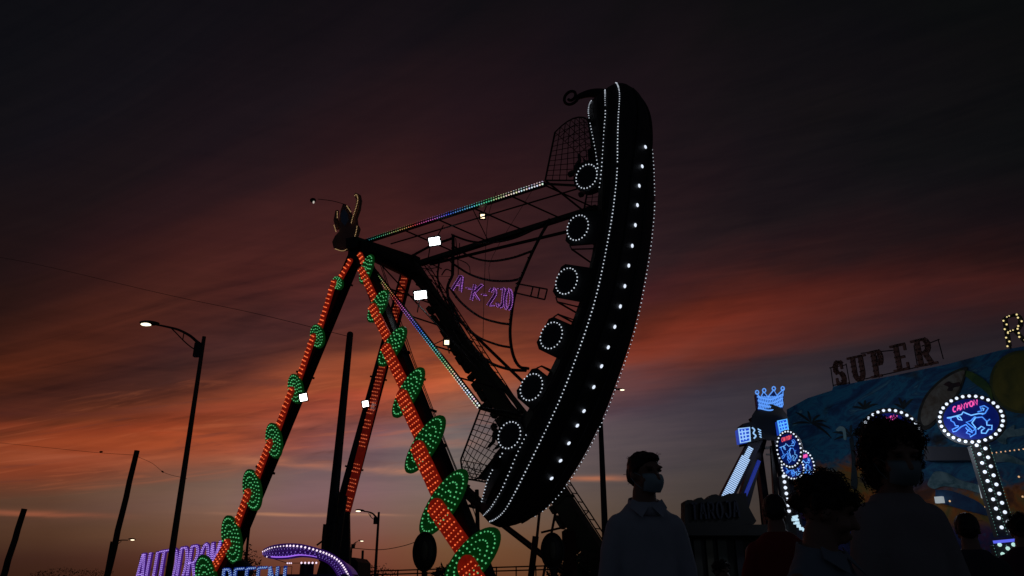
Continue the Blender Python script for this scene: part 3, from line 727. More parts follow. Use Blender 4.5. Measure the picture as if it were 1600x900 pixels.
# ================================================================= POSTS, LAMPS, WIRES
def gz(y):
    q = min(1, max(0, (y - 30) / 14)); return -3.0 * q * q * (3 - 2 * q)
def post(name, px, py, Y, r0, r1, m, label, cat, group=None, lean=(0, 0), square=False, zb=None):
    top = at(px, py, Y); z0 = gz(Y) if zb is None else zb
    base = V(top.x + lean[0], top.y + lean[1], z0); b = MB(); n = 10
    pts = [base.lerp(top, i / n) + V(.01 * math.sin(i * 2.1 + px), .01 * math.cos(i * 1.7), 0) for i in range(n + 1)]
    if square: b.bar(base, top, r0 * 2, r0 * 2, V(0, 1, 0), r1 * 2, r1 * 2)
    else: b.tube(pts, r0, 12, rr=[r0 + (r1 - r0) * i / n for i in range(n + 1)])
    return tag(b.build(name, m, None, base), label, cat, group), top
post('timber_post', 38, 795, 30, .12, .10, wood, 'short dark wooden post at the edge of the picture, lower than the tied post', 'post', 'wooden posts on the left', (-.35, 0))
p2, t2 = post('timber_post', 214, 704, 28, .11, .09, wood, 'tall dark wooden post beside the tallest street lamp, wires tied at its top', 'post', 'wooden posts on the left', (-.35, 0))
post('distant_post', 507, 819, 48, .09, .08, wood, 'thin short post beyond the purple lit canopy, left of the big steel mast', 'post', 'thin posts in the distance')
post('distant_post', 567, 860, 60, .10, .09, wood, 'tiny post just right of the big steel mast foot', 'post', 'thin posts in the distance')
post('distant_post', 391, 806, 34, .07, .05, steel, 'thin dark pole behind the coiled left leg, above the blue letters', 'post', 'thin posts in the distance', (.1, 0))
# big steel mast: thick pole in the middle with a splayed lower trestle
mast = thing('steel_mast', 'tall thick round-topped steel mast standing in front of the ride between its left legs', 'mast', V(at(546, 518, 16).x, 16, 0))
b = MB(); tp = at(547, 522, 16); bs = V(tp.x - .12, 16, 0); b.tube([bs, bs.lerp(tp, .25), bs.lerp(tp, .6), tp], .09, 14, rr=[.13, .115, .088, .070]); b.ell(tp, V(.07, 0, 0), V(0, .07, 0), V(0, 0, .06)); b.build('pole', blackmatt, mast)
b = MB(); b.bar(at(540, 775, 15.8), at(519, 915, 15.6), .06, .10, None, .12, .12); b.bar(at(541, 800, 16.1), at(537, 915, 16.1), .13, .15, None, .26, .2)
b.build('brace', blackmatt, mast)
b = MB(); b.bar(at(521, 832, 15.7), at(495, 852, 15.7), .03); b.box(at(534, 790, 15.85), V(.06, 0, 0), V(0, .06, 0), V(0, 0, .05)); b.box(at(526, 812, 15.8), V(.04, 0, 0), V(0, .06, 0), V(0, 0, .06)); b.build('bracket', blackmatt, mast)

def street_lamp(label, px, ptop, Y, armpts, r, hx, hy, hs, lit=True, basex=None):
    top = at(px, ptop, Y); z0 = gz(Y); base = V(top.x if basex is None else basex, Y, z0)
    rt = thing('street_lamp', label, 'street lamp', base, 'street lamps round the fairground')
    b = MB(); b.tube([base, base.lerp(top, .5), top], r, 10, rr=[r * 1.25, r, r * .72]); b.build('pole', pole_m, rt)
    a = catmull([at(x, y, Y) for x, y in armpts], 6); b = MB(); n = len(a)
    b.tube(a, r * .5, 8, rr=[r * .62 - r * .3 * i / n for i in range(n)])
    b2 = [p + V(0, 0, -.34 * hs * math.sin(math.pi * min(1, i / n * 1.45)) ) for i, p in enumerate(a) if i / n < .68]
    b.tube(b2, r * .25, 6)
    for i in (n // 4, n // 2): 
        if i < len(b2): b.tube([a[i], b2[i]], r * .2, 5)
    if hs > .5: b.box((a[1] + b2[0]) / 2 + V(-.12 * (1 if armpts[-1][0] < px else -1), 0, -.15) * hs, V(.13 * hs, 0, 0), V(0, .08, 0), V(0, 0, .24 * hs))
    b.build('arm', pole_m, rt)
    H = at(hx, hy, Y); sx = 1 if armpts[-1][0] > px else -1
    k = MB(); k.ell(H + V(-sx * .05, 0, .03 * hs), V(.36 * hs, 0, -.02), V(0, .15 * hs, 0), V(0, 0, .085 * hs)); hd = k.build('lamp_head', pole_m, rt)
    if lit:
        k = MB(); k.ell(H + V(sx * .03, -.04, -.035 * hs), V(.19 * hs, 0, 0), V(0, .11 * hs, 0), V(0, 0, .05 * hs)); k.build('lens', sodium, hd)
    return rt
street_lamp('tallest street lamp, long curved arm and lit head against the red clouds', 319, 526, 24, [(317,541),(308,534),(296,524),(278,515),(258,510),(242,507)], .085, 231, 506, .95)
street_lamp('small far street lamp glowing behind the tied wooden post', 174, 846, 66, [(175,850),(181,846),(190,844),(200,844)], .10, 207, 843, .9)
street_lamp('lit street lamp standing over the fence between the steel mast and the near right leg', 592, 800, 44, [(590,811),(583,803),(576,800),(568,799)], .085, 561, 798, .75)
street_lamp('faint distant street lamp peeking just right of the steel mast', 550, 850, 66, [(551,852),(555,848),(559,846)], .08, 565, 845, .7)
street_lamp('street lamp half hidden behind the ship hull, its small head poking out', 936, 604, 34, [(937,610),(945,607),(955,607),(964,608)], .13, 971, 609, .55)
post('lamp_pole', 1176, 668, 30, .09, .06, steel, 'slim dark pole rising behind the blue lit ride beside its crown', 'pole', None)

def wire(pts, Y, r, label, sag=0):
    b = MB(); b.tube(catmull([at(x, y, Yy) for (x, y), Yy in zip(pts, Y)], 8), r, 4); return tag(b.build('overhead_wire', blackmatt), label, 'wire', 'overhead wires')
wire([(-40, 395), (62, 414), (250, 458), (400, 490), (546, 526)], [30, 27, 22, 19, 16], .006, 'thin sagging wire running from the upper left sky to the top of the steel mast')
wire([(-20, 690), (60, 698), (150, 707), (210, 711)], [36, 33, 30, 28], .006, 'wire from the left edge to the tied wooden post')
wire([(216, 714), (238, 724), (258, 739), (292, 748)], [28, 27.5, 26.5, 24], .006, 'short slack wire from the tied wooden post down to the street lamp')
wire([(545, 856), (592, 859), (630, 853), (662, 842)], [40, 40, 38, 36], .016, 'sagging cable passing behind the lamp over the fence toward the near right leg')
b = MB(); b.ell(at(158, 706, 29.7), V(.07, 0, 0), V(0, .04, 0), V(0, 0, .035)); b.ell(at(254, 737, 26.6), V(.05, 0, -.02), V(0, .03, 0), V(0, 0, .03))
tag(b.build('wire_insulator', blackmatt), 'small dark insulators threaded on the wires beside the tied wooden post', 'insulator')

# fence line with rails far behind the ride
fence = thing('metal_railing', 'long low metal railing running behind the ride at the bottom of the picture', 'railing', at(780, 900, 34))
b = MB(); A = at(560, 893, 33); B_ = at(960, 881, 33)
for dz in (0, .14): b.tube([A - V(0, 0, dz), B_ - V(0, 0, dz)], .028, 5)
b.build('rail', steel, fence)
for i in range(14):
    p = A.lerp(B_, i / 13); b = MB(); b.bar(V(p.x, p.y, gz(p.y)), p + V(0, 0, .03), .05); b.build('upright', steel, fence)
# oval shields hanging on posts
def shield(px, py, w, h, Y, label):
    C_ = at(px, py, Y); rt = thing('oval_sign_board', label, 'sign', V(C_.x, Y, 0), 'unlit oval boards on posts')
    k = MB(); rings = []
    for j, q in ((-1, .55), (-.5, .93), (0, 1), (.5, .93), (1, .55)): rings.append([C_ + V(math.cos(a) * w * q, .14 * j, math.sin(a) * h * q) for a in [2 * math.pi * i / 28 for i in range(28)]])
    k.loft(rings); bd = k.build('board', mat('dull_bronze_board', (.028, .026, .02), .6, .3, .5, 5), rt)
    k = MB(); k.tube([C_ + V(math.cos(a) * w, -.06, math.sin(a) * h) for a in [2 * math.pi * i / 28 for i in range(28)]], .028, 6, True); k.build('rim', blackmatt, bd)
    k = MB(); k.ell(C_ + V(0, -.16, 0), V(w * .3, 0, 0), V(0, .03, 0), V(0, 0, h * .55)); k.build('emblem', mat('faded_gold_paint', (.06, .055, .03), .6), bd)
    k = MB(); k.tube([V(C_.x, Y, 0), V(C_.x, Y, C_.z - h)], .05, 8); k.tube([V(C_.x, Y, 0.05), V(C_.x + .01, Y, C_.z - h * 1.05)], .07, 8); k.build('post', steel, rt)
shield(664, 862, .26, .42, 19, 'dark oval sign board left of the red and green near leg')
shield(863, 861, .26, .40, 19.5, 'dark oval sign board on a post under the ship beside the dark rear leg')

# ---------------------------------------------------------------- bushes low behind
def bush(C_, rx, rz, label, n=700):
    k = MB(); rnd = random.Random(int(C_.x * 10))
    for i in range(n):
        a = rnd.uniform(0, 6.283); u = rnd.uniform(-1, 1); q = rnd.uniform(.3, 1) ** .5 * (1 + .25 * math.sin(a * 3) * u)
        p = C_ + V(rx * q * math.cos(a) * math.sqrt(1 - u * u), rx * q * math.sin(a) * math.sqrt(1 - u * u), rz * q * u)
        d = V(rnd.gauss(0, 1), rnd.gauss(0, 1), rnd.gauss(0, 1)).normalized(); e = d.orthogonal().normalized(); s = rnd.uniform(.07, .15)
        k.add([p - e * s * .4, p + d * s, p + e * s * .4, p - d * s], [[0, 1, 2, 3]])
    rt = thing('shrub', label, 'shrub', V(C_.x, C_.y, gz(C_.y)), 'dark shrubs behind the ride')
    k.build('foliage', mat('dark_leaves', (.04, .07, .03), .7), rt)
    k = MB(); z0 = V(C_.x, C_.y, gz(C_.y))
    for i in range(5): k.tube([z0, z0.lerp(C_, .5) + V(.1 * i - .2, .05, 0), C_ + V(rx * .4 * math.cos(i * 1.3), rx * .4 * math.sin(i * 1.3), rz * .3)], .03, 5, rr=[.04, .03, .01])
    k.build('stem', wood, rt)
bush(at(893, 893, 30), .9, .75, 'ragged dark shrub under the ship between the red post and the dark rear leg')
bush(at(922, 888, 31), .7, .55, 'lower dark shrub close to the foot of the dark rear leg')
bush(at(705, 905, 31), .8, .5, 'small dark shrub tucked behind the near right leg')
bush(at(378, 885, 52), 1.2, 1.1, 'round dark shrub between the coiled left leg and the purple canopy', 500)
bush(at(110, 899, 120), 6.0, 1.0, 'low dark clump of bushes on the horizon near the leaning posts', 900)
bush(at(575, 897, 75), 2.6, .9, 'low dark shrub on the horizon under the faint far lamp', 500)

# ================================================================= LETTER SIGNS ON THE LEFT
def letter_sign(text, A, B_, height, wfrac, stroke, name, label, cat, face, lights, rows, step, bead, lean=0, ground=None, thick=.12, rail=True):
    """free-standing letters along the foot line A-B"""
    rt = thing(name, label, cat, V((A.x + B_.x) / 2, (A.y + B_.y) / 2, gz(A.y) if ground is None else ground))
    D = (B_ - A); L = D.length; D.normalize(); N_ = V(D.y, -D.x, 0).normalized()
    if N_.dot(CAM - A) < 0: N_ = -N_
    n = len(text); cell = L / n
    for i, ch in enumerate(text):
        if ch == ' ': continue
        O = A + D * (cell * (i + .5 - wfrac / 2)); k = MB(); lt = k
        for pl in glyph3d(ch, O, D * cell * wfrac, V(0, 0, height) + D * lean * .3):
            k.mi = 0
            for p, q in zip(pl, pl[1:]):
                dd = (q - p).normalized(); k.bar(p - dd * stroke * .3, q + dd * stroke * .3, thick, stroke, D if abs(dd.z) > .7 else ZV)
            if lights:
                k.mi = 1
                for p in dist_along(pl, step):
                    for j in range(rows):
                        o = (j + .5) / rows - .5
                        lt.bead(p + N_ * (thick / 2 + bead * .8) + (D if True else ZV) * o * stroke * 1.0 + ZV * o * .02, bead, ICO1)
        lo = k.build('letter', [face, lights] if lights else face, rt)
    if rail:
        k = MB()
        for z in (-.02, height * .5, height * 1.0): k.bar(A + V(0, 0, z) - N_ * thick, B_ + V(0, 0, z) - N_ * thick, height * .02)
        m_ = n + 1
        for i in range(m_): p = A.lerp(B_, i / n) - N_ * thick; k.bar(p - V(0, 0, height * .2), p + V(0, 0, height), height * .02)
        k.build('back_frame', steel, rt)
    return rt
A1 = at(210, 911, 44); A1.z = at(218, 868, 44).z - 1.62; B1 = at(341, 893, 43); B1.z = at(349, 846, 43).z - 1.62
letter_sign('AUTODROM', A1, B1, 1.62, .70, .17, 'letter_sign', 'row of tall violet lit letters leaning over the bumper car hall at lower left', 'sign', purple_face, purple_sign, 2, .105, .034, .12, thick=.14)
hall = thing('bumper_car_hall', 'low dark hall below the violet letters, only its roof edge in view', 'ride hall', V((A1.x + B1.x) / 2, 44, gz(44)))
k = MB(); D_ = (B1 - A1).normalized(); N_ = V(-D_.y, D_.x, 0).normalized(); zt = min(A1.z, B1.z) - .3
fl = [A1 - D_ * 1, B1 + D_ * 1, B1 + D_ * 1 + N_ * 8, A1 - D_ * 1 + N_ * 8]
k.prism([V(p.x, p.y, zt - .35) for p in fl], V(0, 0, .32)); k.build('roof', steel, hall)
for p in fl: k = MB(); k.bar(V(p.x, p.y, gz(p.y)), V(p.x, p.y, zt - .35), .2); k.build('pillar', steel, hall)
k = MB(); k.bar(A1 + V(0, 0, -.32 + 0), B1 + V(0, 0, -.32), .5, .08, ZV); k.build('fascia', mat('purple_fascia', (.05, .02, .09), .5), hall)
# blue-white letters
A2 = at(343, 926, 12.5); B2 = at(452, 919, 12.5); A2.z = at(345, 890, 12.5).z - .35; B2.z = at(450, 885, 12.5).z - .35
letter_sign('DEFENI', A2, B2, .35, .66, .045, 'letter_sign', 'short row of blue lit letters cut off by the bottom edge, beside the canopy ride', 'sign', glow('dim_blue_face', (.02, .08, .6), .22, var=.5), glow('pale_letter_led', (.42, .62, 1.0), .6, var=.5), 2, .032, .0095, 0, thick=.04)
kb = thing('ticket_stall', 'dark stall carrying the white and blue letters beside the coiled left leg', 'stall', V((A2.x + B2.x) / 2, 13, 0))
k = MB(); k.box(V((A2.x + B2.x) / 2, 13.1, (A2.z - .05) / 2), V(.62, 0, 0), V(0, .45, 0), V(0, 0, (A2.z - .05) / 2)); k.build('booth', steel, kb)
k = MB(); k.box(V((A2.x + B2.x) / 2, 13.0, A2.z - .03), V(.7, 0, 0), V(0, .6, 0), V(0, 0, .025)); k.build('roof', blackmatt, kb)
k = MB(); k.ell(at(377, 893, 13.3), V(.20, 0, 0), V(0, .18, 0), V(0, 0, .18)); k.build('roof_dome', blackmatt, kb)

# ---------------------------------------------------------------- purple canopy ride
def canopy():
    Y = 14; c_ = .39; C_ = at(478, 905, Y); rt = thing('round_canopy_ride', 'small round ride with a swooping canopy edged in violet tubes and pinkish bulbs', 'ride', V(C_.x, Y, gz(Y)))
    def arc_(pts, dy=0): return catmull([at(x, y, Y + d * .39) for x, y, d in pts], 8)
    top = arc_([(411,862,-1), (425,856,-1.6), (447,853,-2), (470,854,-2.2), (495,860,-2), (517,868,-1.4), (533,880,-.8), (545,900,0), (549,915,0)])
    low = arc_([(412,868,-1), (426,872,-1.5), (447,872,-1.9), (470,869,-2.1), (495,872,-1.9), (513,880,-1.3), (524,893,-.7), (531,908,0), (533,920,0)])
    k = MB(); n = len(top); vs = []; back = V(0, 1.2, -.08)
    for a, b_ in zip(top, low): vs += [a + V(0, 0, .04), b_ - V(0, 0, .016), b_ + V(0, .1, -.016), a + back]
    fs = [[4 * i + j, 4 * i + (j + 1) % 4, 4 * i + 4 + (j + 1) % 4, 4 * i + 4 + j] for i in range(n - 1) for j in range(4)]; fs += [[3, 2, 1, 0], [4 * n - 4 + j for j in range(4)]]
    k.add(vs, fs, True); k.build('canopy', glow('violet_canopy_tube_spill', (.10, .02, .34), .16, var=.6), rt)  # the violet tubes' light on the canopy is put in as weak emission
    k = MB()
    for i, p in enumerate(dist_along(top, .066)): k.bead(p + V(0, -.018, .0), .012 if i < 10 else .018, ICO1)
    k.backed([p + V(0, -.012, 0) for p in top], .006); k.build('bulb_chain', [pink_white, blackmatt], rt)
    k = MB(); low2 = [p + V(0, -.01, .02) for p in low]; 
    k.tube([p for p in low2 if at(437, 870, Y).x < p.x < at(512, 870, Y).x], .011, 6); k.build('violet_tube', violet_tube, rt)
    k = MB(); q = [p * .55 + r_ * .45 + V(0, -.018, 0) for p, r_ in zip(low, top)]
    for p in dist_along(q, .08): k.bead(p, .011, ICO1)
    k.backed(q, .005)
    for f in (.25, .78):
        q2 = [p * f + r_ * (1 - f) + V(0, -.018, 0) for p, r_ in zip(low, top)]
        for p in dist_along(q2, .06): k.bead(p, .009, ICO1)
        k.backed(q2, .005)
    k.build('violet_bulb_chain', [glow('violet_bulb', (.35, .2, .9), .5), blackmatt], rt)
    k = MB()
    for i in range(10): k.bead(at(417 + i * 3.6, 870 + (i % 3) * .5, Y - .5), .011, ICO1)
    for i in range(5): k.bead(at(471 + i * 5.8, 879.5, Y - .5), .018, ICO1)
    for i in range(3): k.bead(at(449 + i * 3, 880, Y - .5), .013, ICO1)
    k.backed([at(417, 870, Y - .5), at(450, 880, Y - .5), at(496, 879.5, Y - .5)], .005); k.build('lower_bulb_chain', [pink_white, blackmatt], rt)
    k = MB(); k.box(V(C_.x + .1, Y + .4, (gz(Y) + C_.z) / 2 + .04), V(.62, 0, 0), V(0, .5, 0), V(0, 0, (C_.z - gz(Y)) / 2 + .04)); k.build('body', mat('dark_blue_panel', (.01, .012, .05), .5), rt)
    k = MB(); k.tube([V(C_.x, Y, gz(Y)), V(C_.x, Y, C_.z + .25)], .12, 12); k.build('centre_column', steel, rt)
canopy()
# dark covered machine right of the steel mast
gen = thing('covered_trailer', 'dark covered trailer with a rounded top directly behind the foot of the steel mast', 'trailer', V(at(553, 900, 24).x, 24, 0))
k = MB(); a = [at(540, 915, 24), at(541, 878, 24), at(546, 871, 24), at(553, 871, 24), at(559, 878, 24), at(561, 915, 24)]; a[0].z = a[-1].z = .5
k.prism(a, V(0, 2.2, 0)); k.build('cover', blackmatt, gen)
for dy in (.4, 1.8):
    k = MB(); k.tube([V(a[0].x - .05, 24 + dy, .28), V(a[0].x + .1, 24 + dy, .28)], .28, 14); k.build('wheel', blackmatt, gen)

# ================================================================= THE SURF MURAL FACADE
FA = V(12.9, 10.35, 0); FB = V(6.25, 18.1, 0); FD = (FA - FB).normalized(); FN = V(-FD.y, FD.x, 0)
if FN.dot(CAM - FA) < 0: FN = -FN
FN.normalize()
def fuv(px, py, off=0.0):
    O = FB + FN * off; return on_plane(px, py, O, FN)
def mural_mat():
    m = bpy.data.materials.new('airbrushed_mural'); m.use_nodes = True; t = NT(m.node_tree); b_ = t.n['Principled BSDF']; b_.inputs['Roughness'].default_value = .7
    tc = t.new('ShaderNodeTexCoord'); sp = t.new('ShaderNodeSeparateXYZ'); t.l.new(tc.outputs['Object'], sp.inputs[0])
    # u runs along the wall, v up
    u = t.m('ADD', t.m('MULTIPLY', sp.outputs[0], FD.x), t.m('MULTIPLY', sp.outputs[1], FD.y)); v = sp.outputs[2]
    n1 = t.noise(t.comb(t.m('MULTIPLY', t.m('ADD', u, v), .9), t.m('MULTIPLY', t.m('SUBTRACT', v, t.m('MULTIPLY', u, .4)), 2.4), 0), 1.0, 6, .6, 1.6)
    n2 = t.noise(t.comb(u, v, 4.0), 1.3, 5, .6, 1.0)
    sea = t.ramp(n1, [(.28, (.010, .025, .10, 1)), (.42, (.012, .10, .26, 1)), (.52, (.02, .22, .40, 1)), (.60, (.012, .10, .26, 1)), (.72, (.14, .42, .52, 1))])
    fire = t.ramp(n2, [(.3, (.05, .03, .03, 1)), (.42, (.22, .06, .02, 1)), (.5, (.55, .16, .02, 1)), (.58, (.30, .20, .04, 1)), (.68, (.08, .05, .03, 1))])
    low = t.ramp(n1, [(.3, (.01, .015, .08, 1)), (.5, (.03, .05, .20, 1)), (.62, (.14, .03, .14, 1)), (.74, (.05, .12, .30, 1))])
    w = t.m('ADD', v, t.m('MULTIPLY', t.m('SUBTRACT', n2, .5), 1.6))
    w3 = t.m('ADD', w, t.m('MULTIPLY', t.smooth(u, -3.3, -2.5), .75))
    c = t.mix(t.m('SUBTRACT', 1.0, t.smooth(w3, 3.35, 3.75)), sea, fire)
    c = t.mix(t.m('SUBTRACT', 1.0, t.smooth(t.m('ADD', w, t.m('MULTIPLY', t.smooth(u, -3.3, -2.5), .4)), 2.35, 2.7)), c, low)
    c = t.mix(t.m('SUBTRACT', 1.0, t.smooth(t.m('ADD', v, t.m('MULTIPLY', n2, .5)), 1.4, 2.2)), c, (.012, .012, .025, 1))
    n3 = t.noise(t.comb(u, v, 9.0), .7, 4, .6, 1.2)
    c = t.mix(t.smooth(n3, .50, .66), c, t.mix(t.smooth(n1, .4, .6), (.006, .018, .035, 1), (.05, .045, .04, 1)))
    gr = t.smooth(t.m('ADD', u, t.m('MULTIPLY', t.m('SUBTRACT', n2, .5), 2.5)), .9, 2.0)
    green = t.ramp(n1, [(.3, (.03, .07, .02, 1)), (.5, (.16, .22, .03, 1)), (.7, (.08, .16, .10, 1))])
    c = t.mix(t.m('MULTIPLY', gr, t.smooth(v, 2.6, 3.6)), c, green)
    t.l.new(c, b_.inputs['Base Color']); return m
def paint(name, c1, c2, scale=4):
    if name in MATS: return MATS[name]
    m = bpy.data.materials.new(name); m.use_nodes = True; t = NT(m.node_tree); b_ = t.n['Principled BSDF']; b_.inputs['Roughness'].default_value = .7
    tc = t.new('ShaderNodeTexCoord'); n = t.noise(tc.outputs['Object'], scale, 5, .6, .8)
    t.l.new(t.ramp(n, [(.35, (*c1, 1)), (.62, (*c2, 1))]), b_.inputs['Base Color']); MATS[name] = m; return m
fac = thing('funhouse_facade', 'wide airbrushed surf and sunset mural wall of the funhouse at right', 'funhouse', V((FA.x + FB.x) / 2, (FA.y + FB.y) / 2, 0))
k = MB(); outl = [fuv(1229, 640), fuv(1262, 622), fuv(1300, 610), fuv(1302, 604), fuv(1400, 586), fuv(1480, 569), fuv(1560, 548), fuv(1600, 541), FA + V(0, 0, 5.6), FA, FB]
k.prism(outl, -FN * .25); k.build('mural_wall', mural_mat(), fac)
def decal(pts, name, m, off=.012, th=.02, smooth=True):
    q = catmull([fuv(x, y, off) for x, y in pts + [pts[0]]], 5)[:-1] if smooth else [fuv(x, y, off) for x, y in pts]
    k = MB(); k.prism(q, FN * th); return k.build(name, m, fac)
decal([(1436,640),(1446,618),(1465,597),(1488,581),(1511,574),(1508,590),(1500,612),(1486,634),(1470,652),(1455,668),(1440,672),(1434,658)], 'painted_surfboard_rim', paint('board_rim', (.02,.02,.02), (.05,.05,.04)), .012, .02)
decal([(1440,642),(1449,620),(1467,600),(1489,585),(1507,579),(1504,592),(1496,612),(1482,632),(1466,650),(1452,663),(1443,664),(1439,654)], 'painted_surfboard', paint('board_paint', (.14,.10,.07), (.30,.30,.26), 3), .036, .01)
decal([(1474,601),(1482,596),(1489,599),(1499,597),(1500,603),(1490,606),(1488,611),(1480,610),(1482,605)], 'painted_flower', paint('flower_paint', (.06,.015,.02), (.02,.01,.015)), .05, .01)
sun = [(1598 + 47 * math.cos(a), 597 + 45 * math.sin(a)) for a in [2 * math.pi * i / 28 for i in range(28)]]
decal([(x * 1 + (x - 1598) * .10, y + (y - 597) * .10) for x, y in sun], 'painted_sun_rim', paint('sun_rim', (.05,.07,.02), (.12,.13,.03)), .012, .01, False)
decal(sun, 'painted_sun', paint('sun_paint', (.10,.10,.012), (.22,.18,.02), 2), .026, .01, False)
pf = paint('palm_paint', (.008,.02,.03), (.02,.04,.05))
def palm(cx, cy, s, ang):
    for a in ang:
        ax = math.radians(a); L = s * random.uniform(.8, 1.15); dr = .35 * s
        p = lambda u, w: (cx + math.cos(ax) * L * u - math.sin(ax) * w, cy - math.sin(ax) * L * u - math.cos(ax) * w + dr * u * u)
        decal([p(0, 0), p(.3, 2.2), p(.7, 2.0), p(1, 0), p(.7, -1.2), p(.3, -1.4)], 'painted_palm_frond', pf, .014, .008)
palm(1268, 662, 34, (160, 130, 100, 60, 30, 5, -20)); palm(1330, 682, 30, (170, 150, 120, 90, 50, 20)); palm(1352, 640, 24, (150, 120, 90, 65, 40)); palm(1412, 640, 28, (130, 105, 85, 60))
decal([(1327,686),(1333,684),(1337,720),(1340,760),(1330,760),(1331,720)], 'painted_palm_trunk', pf, .014, .008)
wv = paint('wave_foam', (.05,.16,.20), (.22,.38,.42), 6)
decal([(1453,748),(1462,737),(1480,739),(1500,750),(1530,758),(1560,770),(1540,772),(1505,764),(1475,760),(1460,764),(1450,758)], 'painted_wave_crest', wv)
decal([(1462,765),(1490,768),(1530,785),(1545,805),(1520,800),(1490,792),(1465,782)], 'painted_wave_body', paint('wave_blue', (.01,.04,.14), (.02,.10,.24), 4))
decal([(1545,717),(1560,708),(1580,712),(1600,722),(1600,727),(1575,722),(1555,722)], 'painted_wave_crest', wv)
decal([(1550,676),(1566,665),(1570,672),(1585,664),(1586,671),(1600,669),(1600,680),(1575,684),(1572,694),(1560,690)], 'painted_splash', wv)
decal([(1498,578),(1520,582),(1545,600),(1552,626),(1540,612),(1520,597)], 'painted_leaf', paint('leaf_paint', (.03,.10,.03), (.10,.18,.03)))
decal([(1306,672),(1313,666),(1321,670),(1323,686),(1319,686),(1317,674),(1310,674)], 'painted_ring', paint('pale_ring', (.20,.45,.5), (.3,.5,.55)))
# balcony shelf and soffit on the facade
k = MB(); q = [fuv(1455, 700, 0), fuv(1530, 702, 0), fuv(1532, 722, 0), fuv(1456, 722, 0)]; k.prism(q, FN * .35); k.build('balcony', mat('balcony_panel', (.03, .035, .06), .5), fac)
k = MB()
for i in range(9): k.bead(fuv(1550 + i * 7, 708 - i * .9, .1), .014, ICO1)
for x, y in ((1598,776),(1592,745),(1565,812),(1540,792),(1484,783)): k.bead(fuv(x, y, .1), .02, ICO1)
k.build('light_dots', glow('amber_dots', (1, .6, .3), .7), fac)
k = MB(); k.box(fuv(1468, 781, .12), FD * .07, FN * .05, ZV * .06); k.build('wall_lamp', glow('wall_lamp_glow', (.75, .85, .9), .35), fac); k = MB(); k.box(fuv(1537, 768, .12), FD * .05, FN * .05, ZV * .12); k.build('wall_lamp', glow('wall_lamp_glow', (.75, .85, .9), .35), fac)

# SUPER letters on the roof edge
def super_sign():
    rt = thing('roof_letters', 'unlit dark brown letters reading SUPER on a wire frame above the mural wall', 'sign', fuv(1385, 600, -.1))
    m_ = mat('brown_bulb_letter', (.17, .07, .055), .7, 0, .4, 9); data = [('S', 1315, 583, 11, 37), ('U', 1344, 575, 11, 37), ('P', 1376, 567, 10, 39), ('E', 1413, 557, 12, 39), ('R', 1448, 549, 15, 40)]
    for ch, cx, cy, w, h in data:
        bl = fuv(cx - w * .55, cy + h * .5 + w * .14, -.1); br = fuv(cx + w * .55, cy + h * .5 - w * .14, -.1); tl = fuv(cx - w * .55 - 2, cy - h * .5 + w * .14, -.1)
        U_ = br - bl; U_.z = 0; hh = (tl - bl).z; W_ = ZV * hh; k = MB(); st = U_.length
        for pl in glyph3d(ch, bl, U_, W_):
            for p, q in zip(pl, pl[1:]):
                dd = (q - p).normalized(); k.bar(p - dd * .02, q + dd * .02, .05, .05 if abs(dd.z) < .6 else .10, FD if abs(dd.z) > .7 else ZV)
        # slab serifs
        serifs = {'S': [(.86, .80, 'v'), (.06, .2, 'v')], 'U': [(0, 1, 'h'), (1, 1, 'h')], 'P': [(0, 0, 'h'), (0, 1, 'h')], 'E': [(0, 0, 'h'), (0, 1, 'h'), (1, .88, 'v'), (1, .12, 'v')], 'R': [(0, 0, 'h'), (0, 1, 'h'), (1, 0, 'h')]}[ch]
        for u, v, o in serifs:
            p = bl + U_ * u + W_ * v
            if o == 'h': k.bar(p - FD * .13, p + FD * .12, .05, .045, ZV)
            else: k.bar(p - ZV * .07, p + ZV * .07, .05, .05, FD)
        k.mi = 1
        for pl in glyph3d(ch, bl, U_, W_):
            for p in dist_along(pl, .11): k.bead(p + FN * .055 + FD * .03, .02, ICO1); k.bead(p + FN * .055 - FD * .035, .02, ICO1)
        k.build('letter', [m_, mat('dead_bulb_glass', (.10, .05, .04), .3)], rt)
    k = MB()
    for l in ([(1298,574),(1302,604)], [(1322,568),(1328,602)], [(1296,575),(1322,570)], [(1302,602),(1328,598)], [(1345,552),(1400,547)], [(1352,592),(1392,583)], [(1428,540),(1434,575)], [(1466,531),(1474,561)], [(1440,541),(1468,530)], [(1392,583),(1432,574)],[(1330,560),(1346,556)],[(1370,556),(1374,590)]):
        k.tube([fuv(x, y, -.16) for x, y in l], .012, 4)
    k.build('wire_frame', steel, rt)
super_sign()
# yellow bulb letter at the right edge, on its own bracket
rt = thing('bulb_letter', 'leaning letter R made of yellow bulbs above the mural wall at the right edge', 'sign', fuv(1585, 545, -.1))
k = MB(); bl = fuv(1577, 541, -.05); tl = fuv(1570, 497, -.05); br = fuv(1604, 530, -.05); U_ = (br - bl); U_.z *= .5; W_ = tl - bl
fc = MB(); lt = fc
for pl in glyph3d('R', bl, U_ * .9, W_):
    fc.mi = 0
    for p, q in zip(pl, pl[1:]): fc.bar(p, q, .04, .08, FD)
    fc.mi = 1
    for i, p in enumerate(dist_along(pl, .085)): lt.bead(p + FN * .03 + FD * (.022 if i % 2 else -.022), .019, ICO1)
fc.build('letter', [mat('letter_back', (.02, .018, .012), .6), yellow_led], rt)
k = MB(); k.tube([bl - FN * .05, bl - FN * .05 - ZV * .25], .02); k.tube([tl - FN * .05, bl - FN * .05], .015); k.build('bracket', steel, rt)

